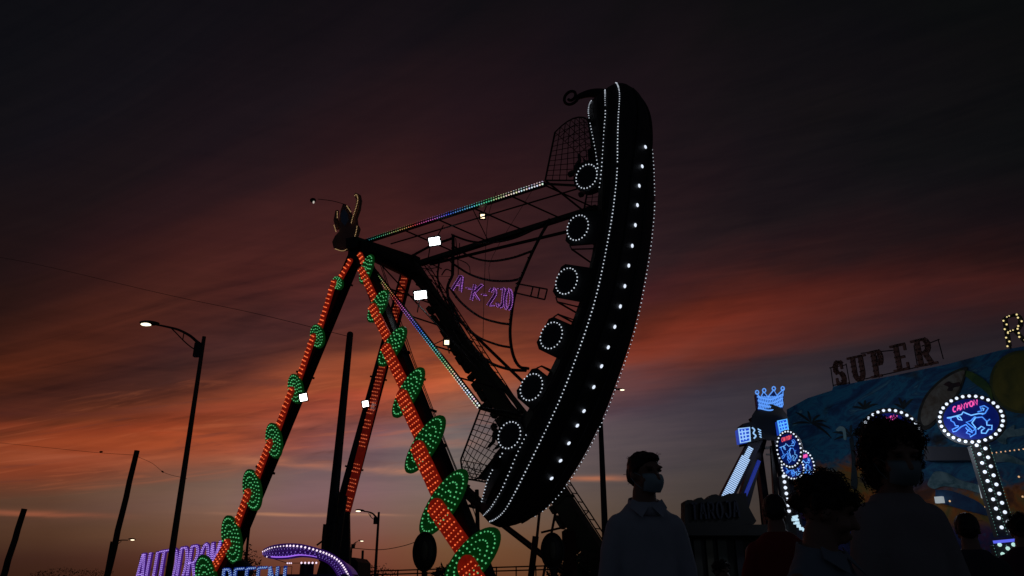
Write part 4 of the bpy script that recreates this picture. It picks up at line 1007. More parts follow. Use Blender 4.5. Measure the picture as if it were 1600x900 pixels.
# ================================================================= ROUND NEON SIGNS
UNI = [[(240,395),(300,392),(380,380),(460,365),(490,330),(520,350),(590,390),(700,375),(780,385)], [(240,395),(300,412)], [(300,400),(290,440),(330,470),(340,520),(385,525)],
 [(385,380),(400,430),(450,450),(430,400),(385,380)], [(385,535),(280,570),(290,605),(330,600),(420,540),(490,515)], [(490,515),(530,580),(470,640),(520,660),(510,700),(600,660),(615,600),(500,480),(570,470),(640,415)],
 [(655,420),(580,500),(620,580)], [(690,350),(750,340),(740,280),(800,270),(850,310),(790,380),(740,395)], [(640,430),(740,430),(790,500),(840,470)], [(790,500),(780,550),(850,560),(830,620),(790,610),(740,665),(680,655),(690,620),(740,590),(700,560),(640,600)],
 [(520,560),(560,620),(600,600)], [(480,560),(500,600),(560,640)], [(760,300),(790,310),(770,340)]]
def neon_sign(par, C_, w, h, N_, text=True, bulbs=30, tcol=None, scale=1.0, body='sign_disc', txt='CANYON', tilt=.12):
    N_ = N_.normalized(); U_ = V(-N_.y, N_.x, 0).normalized()
    if U_.x < 0: U_ = -U_
    W_ = V(0, 0, 1)
    E_ = lambda a, q=1: C_ + U_ * w * q * math.cos(a) + W_ * h * q * math.sin(a)
    k = MB(); k.prism([E_(2 * math.pi * i / 40, 1.08) for i in range(40)], -N_ * .08); rim = k.build(body, blackmatt, par)
    k = MB(); k.prism([E_(2 * math.pi * i / 40, .86) + N_ * .012 for i in range(40)], -N_ * .01); k.build('lit_disc', blue_glass, rim)
    k = MB()
    for i in range(bulbs): k.bead(E_(2 * math.pi * i / bulbs, .97) + N_ * .03, .0185 * scale, ICO2)
    k.backed([E_(2 * math.pi * i / bulbs, .97) + N_ * .015 for i in range(bulbs)], .010, True); k.build('bulb_chain', [cool_bulb, blackmatt], rim)
    k = MB(); k2 = MB()
    for j, pl in enumerate(UNI):
        pts = [C_ + U_ * ((x - 575) / 460 * w) + W_ * (-(y - 440) / 345 * h) + N_ * .03 for x, y in pl]
        (k if j % 3 else k2).tube(pts, .0072 * scale, 5)
    k.build('neon_drawing', neon_blue, rim); k2.build('neon_drawing', neon_blue_hi, rim)
    k = MB(); n = len(txt); cw = .82 * w / n
    for i, ch in enumerate(txt):
        u = (i - n / 2 + .1) * cw - w * .10; O = C_ + U_ * u + W_ * (h * .50 + u * tilt * 2) + N_ * .035
        for pl in glyph3d(ch, O, U_ * cw * .72 , W_ * h * .22 + U_ * .01): k.tube(pl, .0075 * scale, 5)
    k.build('neon_word', tcol or neon_pink, rim)
def column(par, P0, P1, w, rows, step, bead, m, name='bulb_column'):
    N_ = V(-.25, -1, 0).normalized(); U_ = V(-N_.y, N_.x, 0); U_ = U_ if U_.x > 0 else -U_
    k = MB(); k.bar(P0, P1, w, .12, N_); k.mi = 1; k2 = k
    L = (P1 - P0).length; n = int(L / step)
    for i in range(n):
        for j in range(rows):
            k.bead(P0.lerp(P1, (i + (.5 if j % 2 else .1)) / n) + U_ * w * ((j + .5) / rows - .5) * .8 + N_ * .09, bead, ICO2)
    k.mi = 2
    for i in range(n * 3):
        for q in (-.5, 0, .5): k2.bead(P0.lerp(P1, (i + .5) / (n * 3)) + U_ * w * q + N_ * .075, .0055, OCT)
    k.build(name, [blackmatt, m, glow('dim_green_edge', (.25, .6, .5), .35)], par)
Yn = 9.0
def px2m(px, py, Y): c = at(px, py, Y) - CAM; return (c.y * math.cos(PITCH) + c.z * math.sin(PITCH)) / FPX
s = px2m(1517, 655, Yn)
n1 = thing('neon_pylon_sign', 'round pylon sign ringed with white bulbs, blue neon unicorn in full view', 'neon sign', V(at(1517, 655, Yn).x, Yn, 0), 'round neon pylons of the funhouse')
neon_sign(n1, at(1517, 655, Yn), 44 * s, 35 * s / .95, V(-.62, -1, 0))
column(n1, at(1528, 696, Yn), at(1571, 838, Yn), 26 * s, 2, .10, .020, cool_bulb)
k = MB(); k.bar(at(1553, 847, Yn - .1), at(1596, 843, Yn - .1), .03); k.build('violet_tube', glow('indigo_tube', (.12, .15, 1.0), .8), n1)
column(n1, at(1568, 850, Yn), at(1592, 925, Yn), 34 * s, 3, .085, .022, glow('green_white_bulb', (.6, .95, .85), .8), 'lower_column')
k = MB(); q = at(1592, 925, Yn); k.bar(V(q.x, Yn, 0), q, .34); k.build('plinth', blackmatt, n1)
Ym = 9.8; s = px2m(1392, 680, Ym)
n2 = thing('neon_pylon_sign', 'round pylon sign ringed with white bulbs, only its top arc above the curly head', 'neon sign', V(at(1392, 684, Ym).x, Ym, 0), 'round neon pylons of the funhouse')
neon_sign(n2, at(1392, 681, Ym), 42 * s, 41 * s, V(-.45, -1, 0))
column(n2, at(1394, 724, Ym), at(1408, 925, Ym), 26 * s, 2, .10, .020, cool_bulb)
k = MB(); q = at(1408, 925, Ym); k.bar(V(q.x, Ym, 0), q, .34); k.build('plinth', blackmatt, n2)

# ================================================================= THE BLUE LIT RIDE WITH THE CROWN
Yb = 15.5; qb = 15.5 / 26; s = px2m(1200, 700, Yb)
rb = thing('blue_swing_ride', 'small dark swing ride with a blue neon crown and ladder lights on one leg', 'ride', V(at(1200, 700, Yb).x, Yb, 0))
P = lambda x, y, d=0: at(x, y, Yb + d * qb)
def gfoot(a, b_): d = b_ - a; return a + d * (a.z / -d.z)
for a, b_, w, d in (((1190, 668), (1128, 790), .55, 0), ((1194, 665), (1160, 790), .5, .9), ((1212, 672), (1238, 800), .5, .2), ((1184, 700), (1196, 790), .28, 1.2)):
    k = MB(); A = P(*a, d); F_ = gfoot(A, P(*b_, d)); k.bar(A, F_, w * qb * .7, .2, V(0, 1, 0), w * .85 * qb, .2); k.build('leg', mat('dark_blue_steel', (.010, .012, .035), .6, 0), rb)
k = MB(); k.tube([P(1203, 660, -.6), P(1203, 660, 1.2)], .36, 14); k.bar(P(1178, 665, -.2), P(1222, 645, -.2), .32, .24, V(0, 1, 0)); k.box(P(1176, 676, -.1), V(.24, 0, .06), V(0, .2, 0), V(0, 0, .2)); k.build('hub', blackmatt, rb)
k = MB(); k.bar(P(1195, 700, .3), P(1236, 697, .3), .05); k.bar(P(1207, 697, .3), P(1213, 800, .3), .09); k.bar(P(1197, 710, .3), P(1230, 712, .3), .03); k.build('cross_brace', steel, rb)
# crown
def crown():
    k = MB(); t_ = .015; 
    base = [(1186, 638), (1196, 641), (1222, 636)]; 
    rows = [[(1186,638),(1204,641),(1222,634)], [(1185,632),(1204,635),(1223,628)], [(1184,626),(1204,630),(1223,622)], [(1183,620),(1204,624),(1223,616)]]
    for r_ in rows: k.tube(catmull([P(x, y, -.7) for x, y in r_], 6), t_, 5)
    zig = [(1182,614),(1188,622),(1193,612),(1200,620),(1209,609),(1214,618),(1224,608),(1223,618)]
    k.tube([P(x, y, -.7) for x, y in zig], t_, 5)
    for x, y in ((1183,613),(1194,610),(1209,607),(1223,607)): k.tube([P(x + 2.6 * math.cos(a), y + 3 * math.sin(a), -.7) for a in [6.283 * i / 8 for i in range(8)]], .012, 5, True)
    for i in range(15): x = 1185 + i * 2.6; k.tube([P(x, 639 - i * .2, -.7), P(x + 2, 632, -.7), P(x, 625 - i * .4, -.7), P(x + 2, 619, -.7)], .011, 5)
    return k
cr = MB(); cr.prism([P(x, y, -.62) for x, y in ((1184,641),(1181,616),(1190,620),(1195,613),(1202,620),(1210,611),(1216,618),(1225,609),(1224,638))], V(0, .12, 0)); cro = cr.build('crown', mat('navy_panel', (.01, .02, .12), .5), rb)
crown().build('crown_neon', glow('crown_neon', (.12, .36, 1.0), .85), cro)
# blue boxes
def litbox(pts, name, hi):
    k = MB(); k.prism([P(x, y, -.9) for x, y in pts], V(0, .25, 0)); o = k.build(name, blue_face, rb); k = MB()
    (x0, y0), (x1, y1), (x2, y2), (x3, y3) = pts
    k.tube([P(x, y, -.92) for x, y in pts], .016, 5, True)
    for f in (.25, .5, .75): k.tube([P(x0 + (x3 - x0) * f + 1, y0 + (y3 - y0) * f, -.92), P(x1 + (x2 - x1) * f - 1, y1 + (y2 - y1) * f, -.92)], .011, 5)
    for f in (.3, .6): k.tube([P(x0 + (x1 - x0) * f, y0 + (y1 - y0) * f + 2, -.92), P(x3 + (x2 - x3) * f, y3 + (y2 - y3) * f - 3, -.92)], .012, 5)
    k.build('box_neon', hi, o)
litbox([(1154,670),(1171,668),(1172,689),(1157,692)], 'blue_light_box', cyan_led); litbox([(1215,658),(1229,655),(1232,675),(1219,678)], 'blue_light_box', glow('mid_blue_led', (.10, .45, 1.0), .9))
k = MB(); k.tube(catmull([P(x, y, -.9) for x, y in ((1175,668),(1179,672),(1177,677),(1181,681),(1178,685))], 5), .014, 5)
for i in range(4): k.tube([P(1184 + i, 670 + i * 4, -.9), P(1189 + i * .3, 673 + i * 3.5, -.9)], .011, 4)
k.build('squiggle_neon', cyan_led, rb)
k = MB(); a0, a1 = P(1173, 700, -.9), P(1128, 790, -.9); n = 34
for i in range(n):
    p = a0.lerp(a1, i / n); d = (a1 - a0).normalized(); sx = d.cross(V(0, 1, 0)).normalized(); wd = .05 if i < 6 else .085
    k.bar(p - sx * wd, p + sx * wd, .017, .028, V(0, 1, 0))
k.mi = 1; k.bar(a0 + V(0, .03, 0), a1 + V(0, .03, 0), .14, .02, V(0, 1, 0)); k.mi = 0; k.build('ladder_light_slats', [glow('ladder_light', (.45, .66, 1.0), .95), blackmatt], rb)
k = MB(); k.bar(P(1186, 720, -.7), P(1158, 790, -.7), .06); k.build('deep_blue_tube', glow('deep_blue_tube', (.01, .03, .35), .5), rb)
neon_sign(rb, P(1233, 702, -1.2), 17.5 * s, 27 * s, V(-.6, -1, 0), True, 26, neon_red, .85, 'oval_sign')
neon_sign(rb, P(1257, 727, -.4), 16 * s, 22 * s, V(.3, -1, 0), True, 24, neon_pink, .85, 'oval_sign')
neon_sign(rb, P(1238, 731, -.8), 17 * s, 17 * s, V(0, -1, 0), True, 24, neon_pink, .85, 'oval_sign')
k = MB(); A = P(1222, 745, -1); B_ = P(1229, 790, -1); k.bar(A, gfoot(A, B_), .18, .12, V(0, 1, 0)); cc = k.build('bulb_column', blackmatt, rb); k = MB()
for i in range(7): k.bead(A.lerp(B_, i / 5) + V(0, -.09, 0), .032, ICO2)
k.build('bulb_chain', cool_bulb, cc)
k = MB()
for x, y in ((1240,812),(1243,809),(1246,817),(1252,826),(1257,828),(1248,822)): k.box(at(x, y, 12), V(.025, 0, 0), V(0, .02, 0), V(0, 0, .02))
for i in range(3): k.tube([at(1238 + i, 808 + i * 5, 12), at(1247 + i, 806 + i * 6, 12)], .014, 5)
tag(k.build('lit_trinket', glow('trinket_glow', (.6, .85, 1.0), .8)), 'small bright white and blue lights showing between the red shirt and the boy', 'lights')

# ================================================================= KIOSK
Yk = 12.5; kx = lambda x, y, d=0: at(x, y, Yk + d)
kio = thing('food_kiosk', 'dark unlit food kiosk with a roof board between the masked man and the red shirt', 'kiosk', V(kx(1130, 850).x, Yk + 1, 0))
z0 = kx(1130, 823).z; xl = kx(1068, 823).x; xr = kx(1215, 820).x
k = MB(); k.box(V((xl + xr) / 2, Yk + 1, z0 - .06), V((xr - xl) / 2 + .1, 0, 0), V(0, 1.2, 0), V(0, 0, .08)); k.build('roof', black, kio)
k = MB(); k.box(V((xl + xr) / 2, Yk + 1.1, (z0 - .14) / 2), V((xr - xl) / 2, 0, 0), V(0, 1, 0), V(0, 0, (z0 - .14) / 2)); k.build('booth', mat('kiosk_wall', (.014, .014, .014), .7), kio)
for x0, x1, c in ((1085, 1101, (.05,.05,.045)), (1104, 1120, (.09,.085,.06)), (1122, 1142, (.05,.06,.05)), (1150, 1168, (.03,.03,.045))):
    k = MB(); a = kx(x0, 842); b_ = kx(x1, 905); k.box(V((a.x + b_.x) / 2, Yk + .08, (a.z + b_.z) / 2), V(abs(b_.x - a.x) / 2, 0, 0), V(0, .02, 0), V(0, 0, (a.z - b_.z) / 2)); k.build('menu_panel', mat('panel_%d' % x0, c, .6, 0, .5, 9), kio)
sg = thing('roof_sign_board', 'dark unlit board with scalloped top and dull blue letters on the kiosk roof', 'sign', V(kx(1120, 822).x, Yk, z0))
pts = [(1070,822),(1070,784),(1074,781),(1081,781),(1085,783),(1090,778),(1096,777),(1101,781),(1105,779),(1112,773),(1119,772),(1125,775),(1131,775),(1139,771),(1150,771),(1160,771),(1166,770),(1169,790),(1182,814),(1178,819)]
k = MB(); k.prism([kx(x, y, -.1) for x, y in pts], V(0, .3, 0)); bd = k.build('board', black, sg)
for i, ch in enumerate('TAROJA'):
    k = MB(); O = kx(1082 + i * 13, 812 - i * .8, -.13)
    for pl in glyph3d(ch, O, V(.085, 0, 0), V(0, 0, .24)):
        for p, q in zip(pl, pl[1:]): k.bar(p, q, .03, .03, V(0, 1, 0))
    k.build('letter', mat('dull_blue_letter', (.010, .016, .04), .6), sg)

# lamps that light the mural: the bulbs of the pylons and the wall lamp
def lamp(name, loc, e, c, r, label):
    l = bpy.data.lights.new(name, 'POINT'); l.energy = e; l.color = c; l.shadow_soft_size = r
    o = bpy.data.objects.new(name, l); COL.objects.link(o); o.location = loc; tag(o, label, 'lamp'); return o
lamp('sign_glow', at(1480, 700, 9.0) , 17.0, (.75, .85, 1.0), .25, 'light thrown by the bulb ring of the full round sign')
lamp('sign_glow', at(1380, 640, 11.0), 26.0, (.75, .85, 1.0), .25, 'light thrown by the bulb ring of the half hidden round sign')
lamp('sign_glow', at(1275, 680, 14.6), 16.0, (.8, .85, 1.0), .25, 'light thrown by the oval signs on the blue ride')
# ================================================================= PEOPLE
def remesh(mb, voxel, smooth_it=3, name='tmp'):
    me = bpy.data.meshes.new(name); me.from_pydata(mb.v, [], mb.f); o = bpy.data.objects.new(name, me); COL.objects.link(o)
    md = o.modifiers.new('r', 'REMESH'); md.mode = 'VOXEL'; md.voxel_size = voxel; md.use_smooth_shade = True
    sm = o.modifiers.new('s', 'SMOOTH'); sm.iterations = smooth_it; sm.factor = .5
    bpy.context.view_layer.update(); dg = bpy.context.evaluated_depsgraph_get(); ev = o.evaluated_get(dg); m2 = bpy.data.meshes.new_from_object(ev)
    bpy.data.objects.remove(o); bpy.data.meshes.remove(me)
    vs = [v.co.copy() for v in m2.vertices]; fs = [list(p.vertices) for p in m2.polygons]; bpy.data.meshes.remove(m2); return vs, fs
def cap(mb, pts, radii, n=12):
    """tapered limb with round ends; radii may be (side, front) pairs"""
    pts = [Vector(p) for p in pts]; rings = []
    for i, p in enumerate(pts):
        d = (pts[min(i + 1, len(pts) - 1)] - pts[max(i - 1, 0)]).normalized()
        x = V(1, 0, 0); x = (x - d * x.dot(d)); x = x.normalized() if x.length > .2 else d.orthogonal().normalized(); y = d.cross(x)
        r = radii[i]; rx, ry = r if isinstance(r, tuple) else (r, r)
        rings.append([p + x * rx * math.cos(a) + y * ry * math.sin(a) for a in [2 * math.pi * k / n for k in range(n)]])
    mb.loft(rings)
    for p, r in ((pts[0], radii[0]), (pts[-1], radii[-1])):
        rx, ry = r if isinstance(r, tuple) else (r, r); q = min(rx, ry)
        mb.ell(p, V(q * .98, 0, 0), V(0, q * .98, 0), V(0, 0, q * .98), ICO2)
skin_m = mat('skin', (.32, .19, .14), .55, 0, .08, 12); hair_m = mat('dark_hair', (.012, .009, .008), .5, 0, .3, 30)
eye_m = mat('eye_dark', (.03, .02, .02), .2)
def person(label, base, H, yaw, headyaw=0, headpitch=0, hair='short', shirt=(.5, .5, .5), pants=(.03, .03, .05), mask=None, arms='down', sit=False, M0=None, group=None, voxel=.0075, build=1.0, collar=False, hairw=1.0, sleeve=True):
    s = H / 1.78; k = s
    Mb = M0 if M0 is not None else Matrix.Translation(base) @ Matrix.Rotation(R(yaw), 4, 'Z')
    root = bpy.data.objects.new('person', None); COL.objects.link(root); root.matrix_basis = Mb; WM[root.name] = Mb; root.empty_display_size = .3
    tag(root, label, 'person', group)
    bw = build; neck = V(0, .01, 1.50) * k
    Hm = Matrix.Translation(neck) @ Matrix.Rotation(R(headyaw), 4, 'Z') @ Matrix.Rotation(R(headpitch), 4, 'X') @ Matrix.Translation(-neck)
    b = MB()
    # trunk
    tr = [(V(0,.0,.86), (.155*bw,.11*bw)), (V(0,.005,.96), (.165*bw,.115*bw)), (V(0,0,1.08), (.148*bw,.105*bw)), (V(0,0,1.22), (.160*bw,.115*bw)), (V(0,.005,1.34), (.172*bw,.115*bw)), (V(0,.012,1.43), (.155*bw,.09)), (V(0,.014,1.475), (.118*bw,.075)), (V(0,.014,1.51), (.078,.066))]
    cap(b, [p * k for p, r in tr], [(r[0]*k, r[1]*k) for p, r in tr], 20)
    cap(b, [V(0,.012,1.46)*k, V(0,0,1.57)*k], [.070*k, .062*k])
    # arms: shoulder, elbow, wrist
    if arms == 'down': A_ = lambda x: (V(x*.180*bw,.01,1.38), V(x*.245*bw,.02,1.10), V(x*.265*bw,-.06,.86), V(0, -.25, -1))
    elif arms == 'hold': A_ = lambda x: (V(x*.18*bw,.01,1.405), V(x*.24*bw,-.02,1.13), V(x*.10,-.27,1.10), V(-x*.7, -.6, .2))
    else: A_ = lambda x: (V(x*.18,.0,1.405), V(x*.22,-.16,1.20), V(x*.18,-.40,1.22), V(0, -1, .2))   # gripping a bar in front
    for x in (-1, 1):
        sh, el, wr, hd = [q * k for q in A_(x)[:3]] + [A_(x)[3].normalized()]
        cap(b, [sh, sh.lerp(el, .45), el, el.lerp(wr, .35), wr], [.056*k, .047*k, .039*k, .040*k, .027*k])
        # hand: palm, four fingers, thumb
        side = (V(x, 0, 0) - hd * V(x, 0, 0).dot(hd)).normalized(); nrm = hd.cross(side).normalized()
        if arms == 'down': side, nrm = V(0, -1, 0) - hd * V(0, -1, 0).dot(hd), V(-x, 0, 0); side.normalize()
        pc = wr + hd * .05 * k; b.ell(pc, side * .042 * k, nrm * .017 * k, hd * .056 * k)
        if voxel < .01:
            for j, (o, L) in enumerate(((.031, .066), (.0105, .076), (-.0105, .071), (-.031, .056))):
                r0 = pc + side * o * k + hd * .04 * k; curl = nrm * (-.012 if arms != 'down' else .014)
                p1 = r0 + (hd * L * .5 + curl * .5 + side * o * .12) * k; p2 = r0 + (hd * L * .92 + curl * 2.2 + side * o * .2) * k
                cap(b, [r0, p1, p2], [.0088 * k, .0082 * k, .0068 * k], 8)
            t0 = pc + side * .036 * k - hd * .02 * k; cap(b, [t0, t0 + (side * .026 + hd * .03) * k, t0 + (side * .030 + hd * .058) * k], [.011 * k, .010 * k, .008 * k], 8)
    # legs
    for x in (-1, 1):
        if sit: hp, kn, an = V(x*.09,0,.88), V(x*.11,-.42,.86), V(x*.11,-.44,.45)
        else: hp, kn, an = V(x*.092*bw,0,.88), V(x*.10,-.01,.50), V(x*.105,.02,.09)
        cap(b, [p * k for p in (hp, hp.lerp(kn, .5), kn, kn.lerp(an, .3), an)], [.085*bw*k, .072*bw*k, .052*k, .052*k, .036*k])
        b.ell((an + V(0,-.06,-.045)) * k, V(.042,0,0)*k, V(0,.125,0)*k, V(0,0,.040)*k)
    # head
    hb = MB()
    hb.ell(V(0,.012,1.675)*k, V(.076,0,0)*k, V(0,.094,0)*k, V(0,0,.100)*k)
    hb.ell(V(0,-.022,1.628)*k, V(.058,0,0)*k, V(0,.066,0)*k, V(0,0,.074)*k)
    hb.ell(V(0,-.060,1.572)*k, V(.030,0,0)*k, V(0,.026,0)*k, V(0,0,.020)*k)
    cap(hb, [V(0,-.084,1.668)*k, V(0,-.104,1.628)*k], [.009*k, .016*k], 8)
    for x in (-1, 1):
        hb.ell(V(x*.077,.012,1.645)*k, V(.010*x,.006,0)*k, V(0,.018,0)*k, V(0,0,.031)*k)
        hb.ell(V(x*.033,-.072,1.690)*k, V(.026,0,0)*k, V(0,.016,0)*k, V(0,0,.010)*k)
        hb.ell(V(x*.045,-.055,1.62)*k, V(.026,0,0)*k, V(0,.028,0)*k, V(0,0,.028)*k)
    hb.ell(V(0,-.086,1.592)*k, V(.026,0,0)*k, V(0,.012,0)*k, V(0,0,.006)*k); hb.ell(V(0,-.085,1.581)*k, V(.022,0,0)*k, V(0,.013,0)*k, V(0,0,.007)*k)
    b.add([Hm @ p for p in hb.v], hb.f)
    vs, fs = remesh(b, voxel * (1 if voxel < .01 else 1), 2)
    o = MB(); o.add([Mb @ v for v in vs], fs, True); body = o.build('body', skin_m, root)
    HW = Mb @ Hm
    e = MB()
    for x in (-1, 1): e.ell(HW @ (V(x*.032,-.078,1.672)*k), (HW.to_3x3() @ V(.013,0,0))*k, (HW.to_3x3() @ V(0,.010,0))*k, (HW.to_3x3() @ V(0,0,.008))*k)
    e.build('eyes', eye_m, root)
    # shirt
    c = MB(); L0 = .84 if not sit else .9
    trs = [(V(0,0,L0), (.185*bw,.14*bw)), (V(0,0,.98), (.182*bw,.138*bw)), (V(0,0,1.10), (.172*bw,.13*bw)), (V(0,0,1.24), (.180*bw,.135*bw)), (V(0,.004,1.36), (.186*bw,.13*bw)), (V(0,.012,1.43), (.172*bw,.108)), (V(0,.014,1.475), (.135*bw,.09)), (V(0,.014,1.510), (.090,.078))]
    rings = []
    for p, r in trs: rings.append([(p + V(r[0] * math.cos(a), r[1] * math.sin(a), 0)) * k for a in [2 * math.pi * q / 24 for q in range(24)]])
    c.loft(rings)
    for x in (-1, 1):
        sh, el, wr, hd = [q * k for q in A_(x)[:3]] + [None]
        w2 = wr if sleeve else sh.lerp(el, .75)
        if sleeve: cap(c, [sh + V(-.02*x, 0, 0), sh.lerp(el, .5), el, el.lerp(wr, .5), el.lerp(wr, .93)], [.076*k, .066*k, .058*k, .052*k, .042*k])
        else: cap(c, [sh + V(-.02*x, 0, 0), sh.lerp(el, .4), sh.lerp(el, .75)], [.076*k, .068*k, .064*k])
        if not sleeve: pass
    vs, fs = remesh(c, .014 * k, 3)
    vs2 = []
    for v in vs:
        n = mnoise.noise(V(v.x * 7, v.y * 7, v.z * 4.5) + V(H * 9, 0, 0)) * .012 + mnoise.noise(V(v.x * 16, v.y * 16, v.z * 9)) * .005
        r_ = V(v.x, v.y, 0); r_ = r_.normalized() if r_.length > .01 else V(0, -1, 0); vs2.append(v + r_ * n * k)
    c = MB(); c.add([Mb @ v for v in vs2], fs, True); c.build('shirt', mat('cloth_%d_%d_%d' % tuple(int(q * 255) for q in shirt), shirt, .9, 0, .1, 18), root)
    if collar:
        c = MB(); rg = []
        for z, r, th in ((1.455, .098, 0), (1.495, .085, 0), (1.520, .080, 0)): rg.append([(V(0, .012, z) + V(r * 1.05 * math.cos(a), r * math.sin(a) - (.02 if math.sin(a) < 0 else 0), .025 * math.sin(a))) * k for a in [2 * math.pi * q / 20 for q in range(20)]])
        rg2 = [[Mb @ p for p in g] for g in rg]; inner = [[Mb @ (Mb.inverted() @ p + (V(0, .012 * k, (Mb.inverted() @ p).z) - (Mb.inverted() @ p)) * .08) for p in g] for g in rg2[::-1]]
        c.loft(rg2 + inner)
        for x in (-1, 1): c.prism([Mb @ (p * k) for p in (V(x*.010,-.094,1.475), V(x*.080,-.040,1.52), V(x*.10,-.060,1.475), V(x*.055,-.130,1.42))], (Mb.to_3x3() @ V(0, -.006, 0)) * k)
        c.build('collar', MATS['cloth_%d_%d_%d' % tuple(int(q * 255) for q in shirt)], root)
    # trousers and shoes
    c = MB(); c.ell(V(0,0,.90)*k, V(.17*bw,0,0)*k, V(0,.125*bw,0)*k, V(0,0,.09)*k)
    for x in (-1, 1):
        if sit: hp, kn, an = V(x*.09,0,.88), V(x*.11,-.42,.86), V(x*.11,-.44,.50)
        else: hp, kn, an = V(x*.092*bw,0,.88), V(x*.10,-.01,.50), V(x*.105,.02,.13)
        cap(c, [p * k for p in (hp, hp.lerp(kn, .5), kn, kn.lerp(an, .4), an)], [.098*bw*k, .085*bw*k, .068*k, .064*k, .058*k])
    vs, fs = remesh(c, .018 * k, 2); c = MB(); c.add([Mb @ v for v in vs], fs, True); c.build('trousers', mat('trouser_%d' % int(pants[2] * 999), pants, .9, 0, .15, 14), root)
    c = MB()
    for x in (-1, 1):
        an = V(x*.11,-.44,.45) if sit else V(x*.105,.02,.09)
        c.ell(Mb @ ((an + V(0,-.06,-.045)) * k), (Mb.to_3x3() @ V(.05,0,0))*k, (Mb.to_3x3() @ V(0,.135,0))*k, (Mb.to_3x3() @ V(0,0,.046))*k)
    c.build('shoes', blackmatt, root)
    # hair
    rnd = random.Random(int(H * 1000) + int(yaw)); c = MB()
    if hair == 'short':
        c.ell(V(0,.024,1.700)*k, V(.083,0,0)*k, V(0,.096,0)*k, V(0,0,.080)*k); c.ell(V(0,.060,1.650)*k, V(.076,0,0)*k, V(0,.058,0)*k, V(0,0,.072)*k)
        c.ell(V(0,-.030,1.738)*k, V(.064,0,0)*k, V(0,.050,0)*k, V(0,0,.030)*k)
        for x in (-1, 1): c.ell(V(x*.072,.012,1.685)*k, V(.014,0,0)*k, V(0,.045,0)*k, V(0,0,.045)*k)
    elif hair == 'fluffy':
        for i in range(46):
            a = rnd.uniform(0, 6.28); z = rnd.uniform(-.35, 1); q = math.sqrt(max(0, 1 - z * z))
            if z < .15 and math.sin(a) < -.2: continue
            p = V(.085*q*math.cos(a)*hairw, .02 + .098*q*math.sin(a)*hairw, 1.69 + .092*z*hairw); r = rnd.uniform(.022, .036) * hairw
            c.ell(p*k, V(r,0,0)*k, V(0,r,0)*k, V(0,0,r)*k, ICO1)
        c.ell(V(0,.024,1.695)*k, V(.086,0,0)*k, V(0,.098,0)*k, V(0,0,.092)*k)
    else:
        for i in range(150):
            a = rnd.uniform(0, 6.28); z = rnd.uniform(-1.0, 1); q = math.sqrt(max(0, 1 - z * z * .8))
            if z < .45 and math.sin(a) < -.25: continue
            p = V(.105*q*math.cos(a)*hairw, .03 + .095*q*math.sin(a), 1.665 + .115*z); r = rnd.uniform(.022, .040)
            c.ell(p*k, V(r,0,0)*k, V(0,r,0)*k, V(0,0,r)*k, ICO1)
        c.ell(V(0,.03,1.68)*k, V(.09,0,0)*k, V(0,.098,0)*k, V(0,0,.11)*k)
    vs, fs = remesh(c, .009 * k, 1)
    vs = [v + V(mnoise.noise(v * 40), mnoise.noise(v * 40 + V(5,0,0)), mnoise.noise(v * 40 + V(0,9,0))) * (.004 if hair == 'short' else .012) for v in vs]
    c = MB(); c.add([HW @ v for v in vs], fs, True)
    # strands that break the outline
    nst = {'short': 30, 'fluffy': 420, 'curly': 800}[hair]; nv = len(vs)
    for i in range(nst):
        v = vs[rnd.randrange(nv)]; ctr = V(0, .03, 1.67) * k; d = (v - ctr).normalized()
        if d.y < -.75 and d.z < .3: continue
        if hair == 'short': pts = [v - d * .004, v + d * .010 * k + V(rnd.gauss(0, .004), rnd.gauss(0, .004), .002), v + d * rnd.uniform(.004, .012) * k + V(rnd.gauss(0, .008), rnd.gauss(0, .008), 0)]
        else:
            t1 = d.orthogonal().normalized(); t1 = Matrix.Rotation(rnd.uniform(0, 6.28), 3, d) @ t1; t2 = d.cross(t1); r = rnd.uniform(.008, .016) * k
            pts = [v - d * .006 + d * (.0045 * j) * k + (t1 * math.cos(j * 1.0) + t2 * math.sin(j * 1.0)) * r for j in range(7)]
        c.tube([HW @ p for p in pts], .0014 * k if hair == 'short' else .0018 * k, 3)
    c.build('hair', hair_m, root)
    if mask:
        c = MB(); g = []; nu, nv_ = 12, 9
        for sh_ in (0, 1):
            for j in range(nv_ + 1):
                for i in range(nu + 1):
                    a = R(-68 + 136 * i / nu); z = 1.655 - .098 * j / nv_; mid_ = math.sin(math.pi * (j / nv_) ** .8)
                    yy = -(.050 + .060 * math.cos(a) ** .9 * (.55 + .5 * mid_)) - sh_ * .003; xx = math.sin(a) * (.074 - .012 * j / nv_)
                    drop = .012 * (1 - math.cos(a)) * (1 if j < 2 else -1.4 if j > 7 else 0)
                    g.append(HW @ (V(xx, yy + .035 * (1 - math.cos(a)) * .6, z - drop * .6) * k))
        n1_ = (nu + 1) * (nv_ + 1); fs = []
        for j in range(nv_):
            for i in range(nu):
                q = [j*(nu+1)+i, j*(nu+1)+i+1, (j+1)*(nu+1)+i+1, (j+1)*(nu+1)+i]; fs.append(q); fs.append([x + n1_ for x in q[::-1]])
        for j in range(nv_): 
            for i in (0, nu): a0, a1 = j*(nu+1)+i, (j+1)*(nu+1)+i; fs.append([a0, a1, a1 + n1_, a0 + n1_])
        for i in range(nu):
            for j in (0, nv_): a0, a1 = j*(nu+1)+i, j*(nu+1)+i+1; fs.append([a0, a1, a1 + n1_, a0 + n1_])
        c.add(g, fs, True)
        for x in (-1, 1):
            c.tube([HW @ (p * k) for p in (V(x*.068,-.045,1.640), V(x*.078,-.01,1.655), V(x*.084,.02,1.655))], .0018, 4); c.tube([HW @ (p * k) for p in (V(x*.062,-.045,1.575), V(x*.076,-.01,1.60), V(x*.084,.02,1.632))], .0018, 4)
